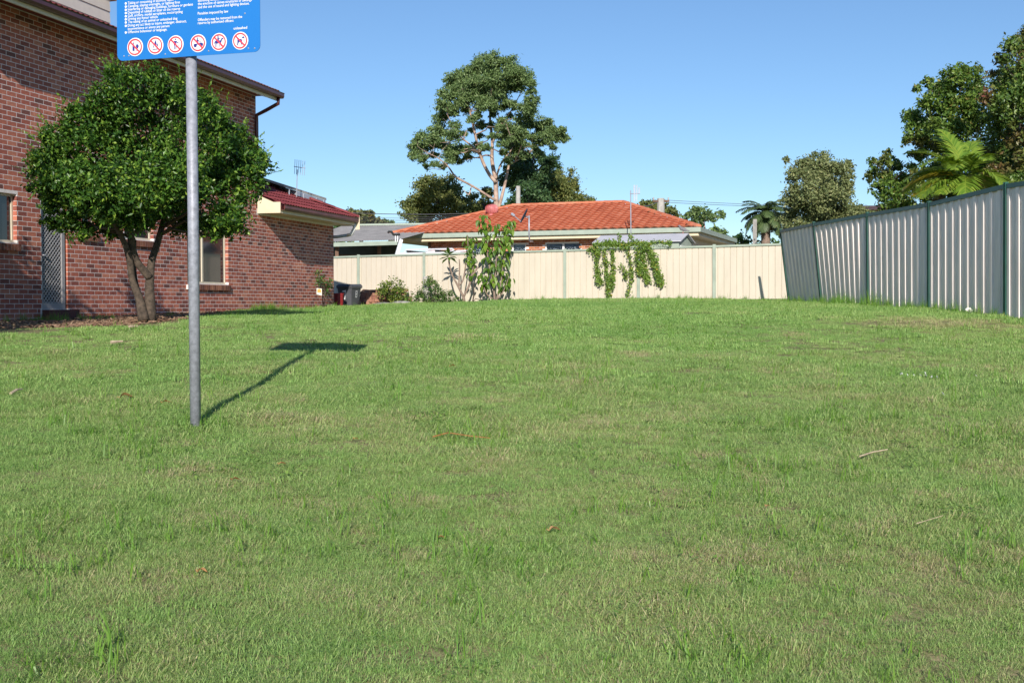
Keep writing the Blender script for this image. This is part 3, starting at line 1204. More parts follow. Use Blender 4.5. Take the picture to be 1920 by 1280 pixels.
# solar water heater on the low roof, seen from its back edge
sol = thing('solar_water_heater', at(570, 372, 32.2), 'solar water heater panel tilted above the dark red low roof', 'solar heater')
P0 = at(532, 345.5, 31.0)
P1 = at(612, 371.5, 33.0)
ax = (P1 - P0)
bk3 = np.array([*(-NW * 1.0), 0.32])
mb = MB()
c = [P0, P1, P1 + bk3, P0 + bk3]
mb.hexa([q - np.array([0, 0, .07]) for q in c] + c)
part('panel', mb, M['greyroof'], sol)
mb = MB()
c = [P0 + ax * .30, P1 - ax * .02, P1 - ax * .02 + bk3 * .8, P0 + ax * .30 + bk3 * .8]
dd = np.array([0, 0, -.075])
mb.hexa([c[0] + dd * 2.6, c[1] + dd * 2.3, c[2] + dd * 2.3, c[3] + dd * 2.6] + [q + dd for q in c])
part('tank', mb, M['alu'], sol)
mb = MB()
for f_ in (.12, .45, .75, .93):
    q = P0 + ax * f_
    mb.tube([q + dd, q + dd * 5.5], .02, 6)
part('stand', mb, M['alu'], sol)

# TV aerial above the low roof
ab = at(556, 352, 31.2)
aer = thing('tv_aerial', ab, 'thin television aerial standing above the dark red low roof', 'aerial')
mb = MB()
mb.tube([ab - np.array([0, 0, .25]), at(557.5, 318, 31.2)], .013, 6)
part('mast', mb, M['alu'], aer)


def yagi(root, c, ax_, el, nb, sp, ln, r=.007):
    mb = MB()
    ax_ = np.array(ax_, float)
    ax_ /= np.linalg.norm(ax_)
    el = np.array(el, float)
    mb.tube([c - ax_ * sp * nb / 2, c + ax_ * sp * nb / 2], r * 1.4, 6)
    part('boom', mb, M['alu'], root)
    for i in range(nb):
        b = MB()
        q = c + ax_ * (i - (nb - 1) / 2) * sp
        b.tube([q - el * ln / 2, q + el * ln / 2], r, 5)
        part('element', b, M['alu'], root)


yagi(aer, at(562, 314, 31.2), (1, .5, -.1), (0.02, 0.1, 1.0), 6, .055, .40)
# ================================================================== park sign
PB = onground(367, 799)
PYp = 8.1
base = at(367, 801, PYp)
base[2] = gz(base[0], base[1])
sign = thing('park_sign', base, 'blue park rules sign with white lettering on a grey steel pole in the lawn', 'sign')
topc = at(358.5, 100, PYp)
SD = np.array([.963, -.27])
SD = SD / np.linalg.norm(SD)
SN = np.array([SD[1], -SD[0]])            # towards the camera
S0 = at(358.5, 108, PYp)[:2] + SN * 0.052


def signpt(px, py):
    r = ray(px, py)
    t = (SN @ S0) / (SN @ r[:2])
    q = r * t
    return (q[:2] - S0) @ SD, q[2]


uL = signpt(219.5, 60)[0]
uR = signpt(487.5, 50)[0]
zB = (signpt(232, 114)[1] + signpt(478, 98)[1]) / 2
zT = zB + 0.50


def Sp(u, z, off=0.0):
    q = S0 + u * SD + off * SN
    return np.array([q[0], q[1], z])


dirp = topc - base
mb = MB()
mb.tube([base - np.array([0, 0, .3]), base + dirp * ((zT - .05 - base[2]) / dirp[2])], .038, 20)
part('pole', mb, M['steelpole'], sign, True)


def rrect(u0, u1, z0, z1, r, n=6):
    out = []
    for (cx, cz, a0) in ((u1 - r, z0 + r, -90), (u1 - r, z1 - r, 0), (u0 + r, z1 - r, 90), (u0 + r, z0 + r, 180)):
        for i in range(n + 1):
            a = R(a0 + 90 * i / n)
            out.append((cx + r * math.cos(a), cz + r * math.sin(a)))
    return out


mb = MB()
mb.sheet(rrect(uL, uR, zB, zT, .045), .004, lambda a, b, c: Sp(a, b, -c))
board = part('panel', mb, M['signblue'], sign)
mb = MB()
for zz in (zB + .10, zT - .10):
    mb.box((uL + .08, -.03, zz - .02), (uR - .08, -.0045, zz + .02), T=lambda x, y, z: Sp(x, z, y))
part('bracket', mb, M['alu'], sign)


def fpoly(name, polys, m, off, parent):
    mb = MB()
    for P in polys:
        mb.add([Sp(a, b, off) for a, b in P], [tuple(range(len(P)))])
    return part(name, mb, M[m], parent)


def crop(x, y):
    return 200 + x / 6.0, y / 6.0


def lettering(txt, x0, yb, x1):
    u0, zb = signpt(*crop(x0, yb))
    u1 = signpt(*crop(x1, yb - (x1 - x0) * .078))[0]
    cu = bpy.data.curves.new('lettering', 'FONT')
    cu.body = txt
    cu.size = 1.0
    cu.offset = 0.012
    cu.resolution_u = 2
    o = bpy.data.objects.new('tmp', cu)
    COL.objects.link(o)
    dg = bpy.context.evaluated_depsgraph_get()
    me = bpy.data.meshes.new_from_object(o.evaluated_get(dg))
    bpy.data.objects.remove(o)
    co = np.array([v.co[:] for v in me.vertices])
    w = co[:, 0].max() - co[:, 0].min()
    kx = (u1 - u0) / w
    ky = 0.0262
    new = np.array([Sp(u0 + (c[0] - co[:, 0].min()) * kx, zb + c[1] * ky, .002) for c in co]) - org(sign)
    me.vertices.foreach_set('co', new.astype(np.float32).ravel())
    me.materials.clear()
    me.materials.append(M['white'])
    me.name = 'lettering'
    me.update()
    o = link(bpy.data.objects.new('lettering', me))
    o.parent = board
    ORG[o.name] = org(sign)


LINES = [("Taking or consuming of alcoholic liquor", 240, 52, 760, 1), ("Camping, staying overnight, or lighting fires", 240, 88, 826, 1),
         ("Interfering or damaging buildings, furniture or gardens", 240, 124, 972, 1), ("Depositing of rubbish or litter on the reserve", 240, 160, 829, 1),
         ("Golf, archery, model aeroplanes, motorcycling", 240, 196, 857, 1), ("Driving any motor vehicle", 240, 231, 577, 1),
         ("The taking of an animal or unleashed dog", 240, 266, 797, 1), ("Doing any act likely to injure, endanger, obstruct,", 240, 304, 900, 1),
         ("inconvenience or annoy any person", 240, 342, 708, 0), ("Offensive behaviour or language.", 240, 379, 682, 1),
         ("distributing handbills, conducting meetings,", 1028, 24, 1520, 0), ("the erection of canvas structures or awnings", 1028, 62, 1634, 0),
         ("and the use of sound and lighting devices.", 1028, 100, 1607, 0), ("Penalties imposed by law", 1027, 170, 1369, 0),
         ("Offenders may be removed from the", 1027, 242, 1526, 0), ("reserve by authorised officers", 1027, 278, 1428, 0), ("unleashed", 1430, 337, 1582, 0)]
for t_, x0, yb, x1, bul in LINES:
    lettering(t_, x0, yb, x1)
    if bul:
        u, zc = signpt(*crop(217, yb - 9))
        fpoly('bullet', [[(u + .0085 * math.cos(a), zc + .0085 * math.sin(a)) for a in np.linspace(0, 6.283, 13)[:-1]]], 'white', .002, board)


def arc(cx, cy, rx, ry=None, a0=0, a1=360, n=20):
    ry = ry or rx
    return [(cx + rx * math.cos(R(a)), cy + ry * math.sin(R(a))) for a in np.linspace(a0, a1, n, endpoint=(a1 - a0 < 360))]


def bar(x0, y0, x1, y1, w):
    d_ = np.array([x1 - x0, y1 - y0])
    d_ = d_ / np.linalg.norm(d_)
    nx, ny = -d_[1] * w / 2, d_[0] * w / 2
    return [(x0 + nx, y0 + ny), (x0 - nx, y0 - ny), (x1 - nx, y1 - ny), (x1 + nx, y1 + ny)]


SYM = [
    # bottle and glass
    [[(-.32, -.42), (-.06, -.42), (-.06, .12), (-.14, .26), (-.16, .52), (-.24, .52), (-.25, .26), (-.32, .12)],
     [(.14, .24), (.30, .28), (.44, .22), (.46, .0), (.36, -.16), (.20, -.16), (.12, .0)], bar(.28, -.16, .28, -.40, .05), bar(.16, -.41, .40, -.41, .05)],
    # flame over a line
    [[(0, .62), (.14, .32), (.16, .05), (.05, -.12), (-.08, -.06), (-.13, .12), (-.08, .34)], [(.24, .28), (.34, .06), (.27, -.18), (.12, -.24), (.20, -.02)],
     [(-.26, .10), (-.34, -.08), (-.28, -.22), (-.14, -.26), (-.22, -.08)], bar(-.36, -.42, .40, -.42, .08)],
    # person dropping litter
    [arc(-.02, .56, .085), [(-.20, .38), (.14, .38), (.10, -.02), (-.16, -.02)], bar(.10, .34, .30, .12, .09), bar(.30, .12, .44, .14, .06), bar(-.17, .34, -.20, -.05, .07),
     bar(-.11, -.02, -.11, -.56, .09), bar(.06, -.02, .06, -.56, .09), bar(.40, -.04, .48, -.12, .05), bar(.34, -.14, .42, -.16, .05)],
    # rider on a motorcycle
    [arc(-.36, -.24, .20), arc(.44, -.16, .20), bar(-.36, -.22, .05, .02, .12), bar(.0, -.06, .40, -.10, .14), bar(.20, .0, .34, .18, .06), arc(-.10, .56, .08),
     [(-.16, .46), (-.02, .44), (.06, .10), (-.22, .06)], bar(-.06, .36, .22, .18, .07), bar(-.08, .06, .02, -.20, .09)],
    # horse and rider
    [[(-.52, .06), (-.40, .18), (.20, .16), (.34, .40), (.46, .46), (.60, .30), (.56, .24), (.42, .30), (.32, .0), (.14, -.14), (-.30, -.16), (-.46, -.12)],
     bar(-.42, -.1, -.44, -.56, .07), bar(-.28, -.1, -.26, -.56, .06), bar(.12, -.1, .10, -.54, .07), bar(.26, -.04, .28, -.50, .06), bar(-.50, .08, -.60, -.22, .06),
     arc(-.10, .62, .075), [(-.18, .52), (-.02, .52), (.02, .16), (-.18, .16)], bar(-.04, .46, .18, .30, .06)],
    # dog, its head apart
    [[(-.34, .22), (.16, .18), (.26, -.02), (.22, -.26), (.14, -.46), (.06, -.46), (.08, -.24), (-.14, -.10), (-.24, -.30), (-.30, -.52), (-.40, -.52), (-.36, -.22)],
     bar(-.34, .20, -.48, .38, .06), bar(.20, -.1, .26, -.46, .07), [(.22, .36), (.34, .44), (.38, .54), (.44, .42), (.56, .28), (.36, .22), (.26, .26)]],
]
CIR = [(322, 532), (550, 514), (777, 503), (1031, 489), (1265, 476), (1505, 461)]
for (cx, cy), sym in zip(CIR, SYM):
    u, zc = signpt(*crop(cx, cy))
    ua = signpt(*crop(cx - 88, cy + 5))[0]
    ub = signpt(*crop(cx + 88, cy - 5))[0]
    rr = (ub - ua) / 2 * 1.015
    pt = lambda P, s=rr: [(u + a * s, zc + b * s) for a, b in P]
    disc = fpoly('badge', [pt(arc(0, 0, 1, n=40))], 'white', .002, board)
    # ring as quads, symbol, slash
    ring = []
    A = np.linspace(0, 360, 41)
    for a, b in zip(A[:-1], A[1:]):
        ring.append(pt([(.88 * math.cos(R(a)), .88 * math.sin(R(a))), (.88 * math.cos(R(b)), .88 * math.sin(R(b))), (.74 * math.cos(R(b)), .74 * math.sin(R(b))), (.74 * math.cos(R(a)), .74 * math.sin(R(a)))]))
    fpoly('badge_symbol', [pt([(a * 1.0, b * 1.0) for a, b in P]) for P in sym], 'navy', .004, board)
    fpoly('badge_ring', ring + [pt(bar(-.56, .56, .56, -.56, .17))], 'signred', .006, board)
for x, y in ((195, 634), (250, 630), (660, 612), (1147, 577), (1595, 547), (1665, 546), (1556, 154)):
    u, zc = signpt(*crop(x, y))
    mb = MB()
    mb.add([Sp(u + a, zc + b, .0015) for a, b in arc(0, 0, .006, n=8)] + [Sp(u, zc, .006)], [(i, (i + 1) % 8, 8) for i in range(8)])
    part('rivet', mb, M['alu'], board)

# ================================================================== fences
def fence_bays(root, bases, tops, prof_pts, period, sheets, m, post_m, railh, nrm_of, postw, postd, base_gap=.03, rail_d=.05):
    """corrugated sheets between posts; prof_pts: (fraction of period, offset out)"""
    for i in range(len(bases) - 1):
        A, B, C, D = bases[i], bases[i + 1], tops[i], tops[i + 1]
        nn = nrm_of(A, B)
        ln = np.linalg.norm((B - A)[:2])
        nper = max(1, round(ln / period))
        for sh in range(sheets):
            mb = MB()
            k0, k1 = round(nper * sh / sheets), round(nper * (sh + 1) / sheets)
            cols = []
            for k in range(k0, k1):
                for fx, off in prof_pts:
                    cols.append(((k + fx) / nper, off))
            cols.append((k1 / nper, prof_pts[0][1]))
            vs = []
            for t, off in cols:
                b = A + (B - A) * t
                tp = C + (D - C) * t
                b = np.array([b[0], b[1], gz(b[0], b[1]) + base_gap])
                vs.append(b + nn * off)
                vs.append(tp - np.array([0, 0, railh * .5]) + nn * off)
            mb.add(vs, [(2 * j, 2 * j + 2, 2 * j + 3, 2 * j + 1) for j in range(len(cols) - 1)])
            part('panel', mb, M[m], root)
        # rails
        for (P, Q, up, h) in ((C, D, 0, railh), ):
            mb = MB()
            a, b = P, Q
            vs = []
            for q in (a, b):
                for dn_, dz in ((-rail_d * .5, -h), (rail_d * .5 + .012, -h), (rail_d * .5 + .012, 0), (-rail_d * .5, 0)):
                    vs.append(q + nn * dn_ + np.array([0, 0, dz]))
            mb.add(vs, [(0, 1, 2, 3), (4, 7, 6, 5), (0, 4, 5, 1), (1, 5, 6, 2), (2, 6, 7, 3), (3, 7, 4, 0)])
            part('rail', mb, M[post_m], root)
    for i in range(len(bases)):
        A, C = bases[i], tops[i]
        j = min(i, len(bases) - 2)
        nn = nrm_of(bases[j], bases[j + 1])
        tt = unit((bases[j + 1] - bases[j]) * np.array([1, 1, 0]))
        mb = MB()
        vs = []
        lo = np.array([A[0], A[1], gz(A[0], A[1]) - .1])
        for q in (lo, C + np.array([0, 0, .03])):
            for a_, b_ in ((-1, -1), (1, -1), (1, 1), (-1, 1)):
                vs.append(q + tt * postw * .5 * a_ + nn * (postd * .5 * b_ + .012))
        mb.hexa(vs)
        # channel lips
        for sg in (-1, 1):
            vs = []
            for q in (lo, C + np.array([0, 0, .03])):
                for a_, b_ in ((sg * .5, .5), (sg * .5 + sg * .16, .5), (sg * .5 + sg * .16, .72), (sg * .5, .72)):
                    vs.append(q + tt * postw * a_ + nn * (postd * b_ + .012))
            mb.hexa(vs)
        part('post', mb, M[post_m], root)


GTOP_PX = [(2120, 308), (1888, 345), (1744, 380), (1628, 400), (1527, 418), (1465, 431)]
gbs = [np.array(b) for b in GBASE]
gtp = [gbs[0] + np.array([0, 0, 2.08]), gbs[1] + np.array([0, 0, 2.10])]
for (px, py), b in zip(GTOP_PX, gbs[2:]):
    gtp.append(at(px, py, b[1]))
gf_ = thing('grey_fence', gbs[4], 'grey ribbed metal fence with dark green posts leaning along the right of the lawn', 'fence')


def gn(A, B):
    d_ = (B - A)[:2]
    v = np.array([-d_[1], d_[0], 0.0])
    v /= np.linalg.norm(v)
    return v if v[0] < 0 else -v


gprof = [(0.0, 0.0), (.10, 0.0), (.12, -.006), (.14, 0.0), (.36, 0.0), (.38, -.006), (.40, 0.0), (.58, 0.0), (.60, .021), (.64, .024), (.84, .024), (.96, .022), (1.0 - 1e-4, 0.0)]
fence_bays(gf_, gbs, gtp, gprof, .29, 3, 'greysheet', 'green', .075, gn, .055, .05)

cf = thing('cream_fence', CBASE[4], 'cream ribbed metal fence with sage green posts across the far end of the lawn', 'fence')
cprof = [(0.0, 0.0), (.45, 0.0), (.465, -.022), (.535, -.022), (.55, 0.0), (1 - 1e-4, 0.0)]


def cn(A, B):
    return np.array([*(-CNRM), 0.0])


fence_bays(cf, [np.array(b) for b in CBASE], [np.array(b) for b in CTOP], cprof, .19, 3, 'creamsheet', 'sage', .055, cn, .07, .05)

# PVC overflow pipe by the grey fence
pb = at(1829, 594, 16.9)
pb = np.array([gbs[3][0] + (gbs[4][0] - gbs[3][0]) * .36 - .10, gbs[3][1] + (gbs[4][1] - gbs[3][1]) * .36, 0])
pb[2] = gz(pb[0], pb[1])
mb = MB()
pp = [pb + np.array([0, 0, -.1]), pb + np.array([0, 0, .05])]
for a in np.linspace(0, 150, 8):
    pp.append(pb + np.array([-.045 + .045 * math.cos(R(a)), -.02 * math.sin(R(a)), .05 + .05 * math.sin(R(a))]))
mb.tube(pp, .026, 12, cap=False)
mb.tube(pp, .020, 12, cap=False)
single('drain_pipe', mb, M['pvc'], 'short curved white plastic pipe poking up at the foot of the grey fence', 'pipe', smooth=True, base=pb)
# ================================================================== house behind the cream fence
ER = at(1310, 427, 44.0)
ZE = ER[2]
rl = ray(728, 441)
EL = rl * (ZE / rl[2])
EU = unit((EL - ER) * np.array([1, 1, 0]))
EB = np.array([-EU[1], EU[0], 0])
if EB[1] < 0:
    EB = -EB
ELEN = np.linalg.norm((EL - ER)[:2])
HD = 8.2
RISE = 1.42
SL = math.hypot(HD / 2, RISE)
GZ = gz(3, 46)
oh = thing('orange_roof_house', (*(ER + EU * ELEN / 2 + EB * 4)[:2], GZ), 'low orange brick house with an orange tiled hip roof beyond the cream fence', 'house')
# tile courses on the front and on the right hip
VU = (EB * (HD / 2) + np.array([0, 0, RISE])) / SL
polyF = [(0, 0), (ELEN, 0), (ELEN - HD / 2, SL), (HD / 2, SL)]
Of = ER + np.array([0, 0, .02]) - EU * 0 - EB * .05
# lay along -EU so that U x V points up
Of2 = ER + EU * ELEN + np.array([0, 0, .02]) - EB * .05
lay_tiles(oh, Of2, -EU, VU, polyF, .335, .305, 'orangetile', 300, 'o', waves=1, h=.042)
mb = MB()
dn = np.array([0, 0, -.015])
a = ER + dn
b = ER + EU * ELEN + dn
c = b + EB * HD
d = a + EB * HD
rA = ER + EU * (HD / 2) + EB * (HD / 2) + np.array([0, 0, RISE]) + dn
rB = ER + EU * (ELEN - HD / 2) + EB * (HD / 2) + np.array([0, 0, RISE]) + dn
mb.add([a, b, c, d, rA, rB], [(1, 0, 4, 5), (0, 3, 4), (3, 2, 5, 4), (2, 1, 5), (0, 1, 2, 3)])
roof = part('roof', mb, M['orangetile'], oh)
up = np.array([0, 0, .06])
for (p_, q_) in ((ER, rA), (EL, rB), (rB, rA)):
    ridge_caps(oh, p_ + up, q_ + up, 'orangetile', r=.13, step=.42)
# eaves
def hbox(mb, u0, u1, b0, b1, z0, z1, mi=0):
    T = lambda u, b_, z: ER + EU * u + EB * b_ + np.array([0, 0, z - ZE])
    mb.box((u0, b0, z0), (u1, b1, z1), mi, T)


mb = MB()
hbox(mb, -.10, ELEN + .10, -.12, 0.0, ZE - .16, ZE + .02)
part('gutter', mb, M['sage'], oh)
mb = MB()
hbox(mb, -.10, 0.0, 0.002, HD, ZE - .16, ZE + .02)
part('gutter', mb, M['sage'], oh)
mb = MB()
hbox(mb, .02, ELEN - .02, .003, .04, ZE - .30, ZE - .10)
part('fascia', mb, M['cream'], oh)
mb = MB()
hbox(mb, 0.005, .035, .05, HD, ZE - .30, ZE - .10)
part('fascia', mb, M['cream'], oh)
mb = MB()
hbox(mb, .04, ELEN - .04, .041, HD - .1, ZE - .29, ZE - .27)
part('soffit', mb, M['cream'], oh)
# walls: front with brickwork
WI = .55
OWZ0, OWZ1 = GZ - .3, ZE - .27


def oh_px(px):
    r = ray(px, 460)
    # plane b = WI
    P0 = ER + EB * WI
    t = (EB[:2] @ P0[:2]) / (EB[:2] @ r[:2])
    return ((r * t - ER) @ EU)


owins = [(884, 908, 2.05, .75), (960, 986, 2.05, .75), (1022, 1090, 2.05, .75)]
ohol = []
for x0, x1, top, hgt in owins:
    u0, u1 = sorted((oh_px(x0), oh_px(x1)))
    ohol.append((u0, u1, ZE - .42 - 1.1, ZE - .42))
mb = MB()
HOLD = HOLES
for (s0, s1, z0, z1) in rects_minus(WI, ELEN - 1.6, OWZ0, OWZ1, ohol):
    hbox(mb, s0, s1, WI + .012, WI + .11, z0, z1)
hbox(mb, WI, WI + .11, WI + .112, HD - .5, OWZ0, OWZ1)
hbox(mb, ELEN - 1.7, ELEN - 1.6, WI + .112, HD - .5, OWZ0, OWZ1)
part('wall', mb, M['mortar'], oh)
bw = MB()
zz = ZE - 2.6
k = 0
while zz < OWZ1 - .05:
    u = WI + .0
    off = .12 if k % 2 else 0
    q = WI - off
    while q < ELEN - 1.62:
        u0, u1 = max(q, WI), min(q + .228, ELEN - 1.6)
        if u1 - u0 > .04 and not any(h[0] - .01 < (u0 + u1) / 2 < h[1] + .01 and h[2] < zz < h[3] for h in ohol):
            hbox(bw, u0, u1, WI, WI + .011, zz - .037, zz + .037)
        q += .24
    zz += .086
    k += 1
part('brickwork', bw, M['orangebrick'], oh, kind='stuff')
for (u0, u1, z0, z1) in ohol:
    fr = MB()
    for (a_, b_, c_, d_) in ((u0, u0 + .05, z0, z1), (u1 - .05, u1, z0, z1), (u0 + .05, u1 - .05, z0, z0 + .05), (u0 + .05, u1 - .05, z1 - .05, z1)):
        hbox(fr, a_, b_, WI + .04, WI + .08, c_, d_)
    if u1 - u0 > 1:
        hbox(fr, (u0 + u1) / 2 - .04, (u0 + u1) / 2 + .04, WI + .035, WI + .08, z0 + .05, z1 - .05)
    f = part('window', fr, M['white'], oh)
    pb_ = MB()
    hbox(pb_, u0 + .05, u1 - .05, WI + .06, WI + .065, z0 + .05, z1 - .05)
    part('pane', pb_, M['clearglass'], f)
    bb = MB()
    z = z0 + .05
    while z < z1 - .04:
        hbox(bb, u0 + .06, u1 - .06, WI + .10, WI + .115, z, z + .035)
        z += .06
    part('blind', bb, M['alu'], f)
    bb = MB()
    hbox(bb, u0 - .05, u1 + .05, WI + .3, WI + .32, z0 - .05, z1 + .05)
    part('room_lining', bb, M['darkmetal'], f)
# downpipes and the satellite dish side pipes
for px, m_, col in ((1168, 'white', .04), (1270, 'sage', .05)):
    u = oh_px(px)
    mb = MB()
    hbox(mb, u - col, u + col, -.02, .002, ZE - .55, ZE - .14)
    part('downpipe', mb, M[m_], oh)
mb = MB()
u = oh_px(806)
hbox(mb, u - .05, u + .05, WI - .06, WI - .002, OWZ0, OWZ1)
part('downpipe', mb, M['timber'], oh)

# faded red roof vent
def on_roof(px, py):
    r = ray(px, py)
    nn_ = np.cross(-EU, VU)
    return r * ((nn_ @ ER) / (nn_ @ r))


vb = on_roof(922, 404)
u_ = 0
vent = thing('roof_vent', vb, 'faded red ball shaped roof vent on the orange tiled roof', 'roof vent')
mb = MB()
mb.lathe(vb + np.array([0, 0, -.25]), [(.20, 0), (.18, .27), (.14, .31)], 18)
part('base', mb, M['ventpink'], vent, True)
mb = MB()
prf = [(.13, 0.0), (.19, .06), (.24, .15), (.255, .24), (.235, .33), (.17, .40), (.06, .44), (0.01, .445)]
mb.lathe(vb + np.array([0, 0, .05]), prf, 20)
part('turbine', mb, M['ventpink'], vent, True)
fb = MB()
for i in range(20):
    a_ = 2 * math.pi * i / 20
    e_ = np.array([math.cos(a_), math.sin(a_), 0])
    t_ = np.array([-math.sin(a_), math.cos(a_), 0])
    for (r0, h0), (r1, h1) in zip(prf[1:6], prf[2:7]):
        p0 = vb + np.array([0, 0, .05 + h0]) + e_ * r0
        p1 = vb + np.array([0, 0, .05 + h1]) + e_ * r1
        fb.add([p0, p0 + e_ * .035 + t_ * .03, p1 + e_ * .035 + t_ * .03, p1], [(0, 1, 2, 3)])
part('vanes', fb, M['ventpink'], vent)

# satellite dish
db = at(993, 456, 43.8)
dish = thing('satellite_dish', db, 'dark grey satellite dish on a bent pipe mast at the orange roof edge', 'satellite dish')
mb = MB()
mb.tube([at(999, 453, 44.6), at(993, 452, 43.9), at(992, 440, 43.7), at(992, 404, 43.7)], .03, 8)
part('mast', mb, M['alu'], dish, True)
mb = MB()
dc = at(983.5, 405.5, 43.5)
dn_ = unit(np.array([-0.88, -.12, .45]))
tx = unit(np.cross(dn_, [0, 0, 1.0]))
ty = np.cross(tx, dn_)
vs = []
nr_, na = 5, 20
for i in range(nr_ + 1):
    rr = .31 * i / nr_
    for j in range(na):
        a_ = 2 * math.pi * j / na
        vs.append(dc + tx * rr * math.cos(a_) * .9 + ty * rr * math.sin(a_) + dn_ * (rr * rr * .45))
fs = [(i * na + j, i * na + (j + 1) % na, (i + 1) * na + (j + 1) % na, (i + 1) * na + j) for i in range(nr_) for j in range(na)]
mb.add(vs, fs)
mb.add([v - dn_ * .02 for v in vs], [tuple(reversed(f)) for f in fs])
part('reflector', mb, M['darkmetal'], dish, True)
mb = MB()
low = at(978.5, 417, 43.45)
tipp = at(962.5, 403.5, 43.3)
mb.tube([low, tipp], .018, 6)
mb.tube([tipp - dn_ * .05, tipp + dn_ * .10 + ty * .02], [.05, .05], 8)
mb.tube([dc, at(992, 408, 43.7)], .03, 6)
part('arm', mb, M['alu'], dish)

# tv aerial on the orange house
ab = at(1183, 442, 43.6)
aer2 = thing('tv_aerial', ab, 'tall television aerial mast in front of the orange tiled roof', 'aerial')
mb = MB()
mb.tube([ab, at(1182.5, 357, 43.6)], .022, 6)
part('mast', mb, M['alu'], aer2)
mb = MB()
mb.tube([at(1181, 363.5, 43.6), at(1200, 363, 43.5)], .018, 6)
part('boom', mb, M['alu'], aer2)
for px, y0, y1 in ((1188.5, 347, 378), (1190, 347, 378), (1192.6, 347, 378), (1194.3, 347, 378), (1197.5, 352, 363), (1199.3, 352, 363)):
    b_ = MB()
    b_.tube([at(px, y0, 43.5), at(px, y1, 43.5)], .013, 5)
    part('element', b_, M['alu'], aer2)

# ------------------------------------------------------------------ carport
cpb = at(690, 470, 46)
cp = thing('carport', (cpb[0], cpb[1], GZ), 'open carport with a weathered grey corrugated roof beside the orange house', 'carport')
e0, e1 = at(560, 463, 47.0), at(735, 449.5, 45.0)
ez_ = (e0[2] + e1[2]) / 2
e0[2] = e1[2] = ez_ = at(690, 452, 45.6)[2]
r0_, r1_ = at(640, 430, 53.0), at(850, 414.5, 52.0)
r0_[2] = r1_[2] = (r0_[2] + r1_[2]) / 2
e1x = e1 + (e1 - e0) / np.linalg.norm(e1 - e0) * .25
mb = MB()
nc = 90
vs = []
e0h = e0 + (e1 - e0) * .0
for i in range(nc + 1):
    t = i / nc
    bump = np.array([0, 0, .018 if i % 2 else 0])
    vs.append(e0h + (e1x - e0h) * t + bump)
    vs.append(r0_ + (r1_ - r0_) * t + bump)
mb.add(vs, [(2 * i, 2 * i + 2, 2 * i + 3, 2 * i + 1) for i in range(nc)])
part('roof', mb, M['greyroof'], cp)
mb = MB()
hb_ = np.array([0, 0, .14])
bk_ = np.array([0.05, .14, 0])
mb.hexa([r0_ - bk_, r1_ - bk_, r1_ + bk_, r0_ + bk_, r0_ - bk_ + hb_ * .5, r1_ - bk_ + hb_ * .5, r1_ + bk_ + hb_ * .5, r0_ + bk_ + hb_ * .5])
part('ridge_cap', mb, M['sage'], cp)
mb = MB()
f0, f1 = e0 + np.array([0, -.02, -.03]), e1x + np.array([0, -.02, -.03])
tk = np.array([0, .06, 0])
mb.hexa([f0 + np.array([0, 0, -.16]), f1 + np.array([0, 0, -.16]), f1 + tk + np.array([0, 0, -.16]), f0 + tk + np.array([0, 0, -.16]), f0, f1, f1 + tk, f0 + tk])
part('gutter', mb, M['sage'], cp)
mb = MB()
q0, q1 = at(560, 470, 52.5), at(748, 470, 51.5)
for q in (q0, q1):
    q[2] = GZ
h3 = np.array([0, 0, ez_ + .3 - GZ])
mb.hexa([q0, q1, q1 + tk, q0 + tk, q0 + h3, q1 + h3, q1 + tk + h3, q0 + tk + h3])
part('shade_backing', mb, M['shadewall'], cp)  # dark backing added so the inside of the carport reads as shaded
for px, Y in ((632, 46.6), (711, 47.5), (590, 46.8)):
    q = at(px, 470, Y)
    mb = MB()
    mb.box((q[0] - .07, q[1] - .07, GZ - .1), (q[0] + .07, q[1] + .07, ez_ - .02))
    part('post', mb, M['timber'], cp)
mb = MB()
q0, q1 = at(628, 476.5, 49.0), at(712, 479, 48.0)
mb.hexa([q0 - np.array([0, 0, .13]), q1 - np.array([0, 0, .13]), q1 + tk - np.array([0, 0, .13]), q0 + tk - np.array([0, 0, .13]), q0, q1, q1 + tk, q0 + tk])
part('beam', mb, M['timber'], cp)
# white sloping pipe and the black bent pipe
mb = MB()
mb.tube([at(742, 484, 42.6), at(752, 450, 43.0)], .085, 4)
single('white_post', mb, M['white'], 'white post leaning beside the carport above the cream fence', 'post', base=at(742, 484, 42.6))
vp = thing('vent_pipe', at(744, 452, 43.2), 'two short white pipes with a bent black hose on top by the carport', 'pipe')
mb = MB()
for px in (741.5, 745.5):
    mb.tube([at(px, 453.5, 43.3), at(px, 440.5, 43.3)], .022, 8)
part('pipe', mb, M['white'], vp)
mb = MB()
mb.tube([at(727.5, 437, 43.3), at(729, 434.5, 43.3), at(734, 434.5, 43.3), at(738, 440, 43.3), at(744, 440.5, 43.3), at(750, 439.5, 43.3)], .045, 8)
part('hose', mb, M['rubber'], vp, True)

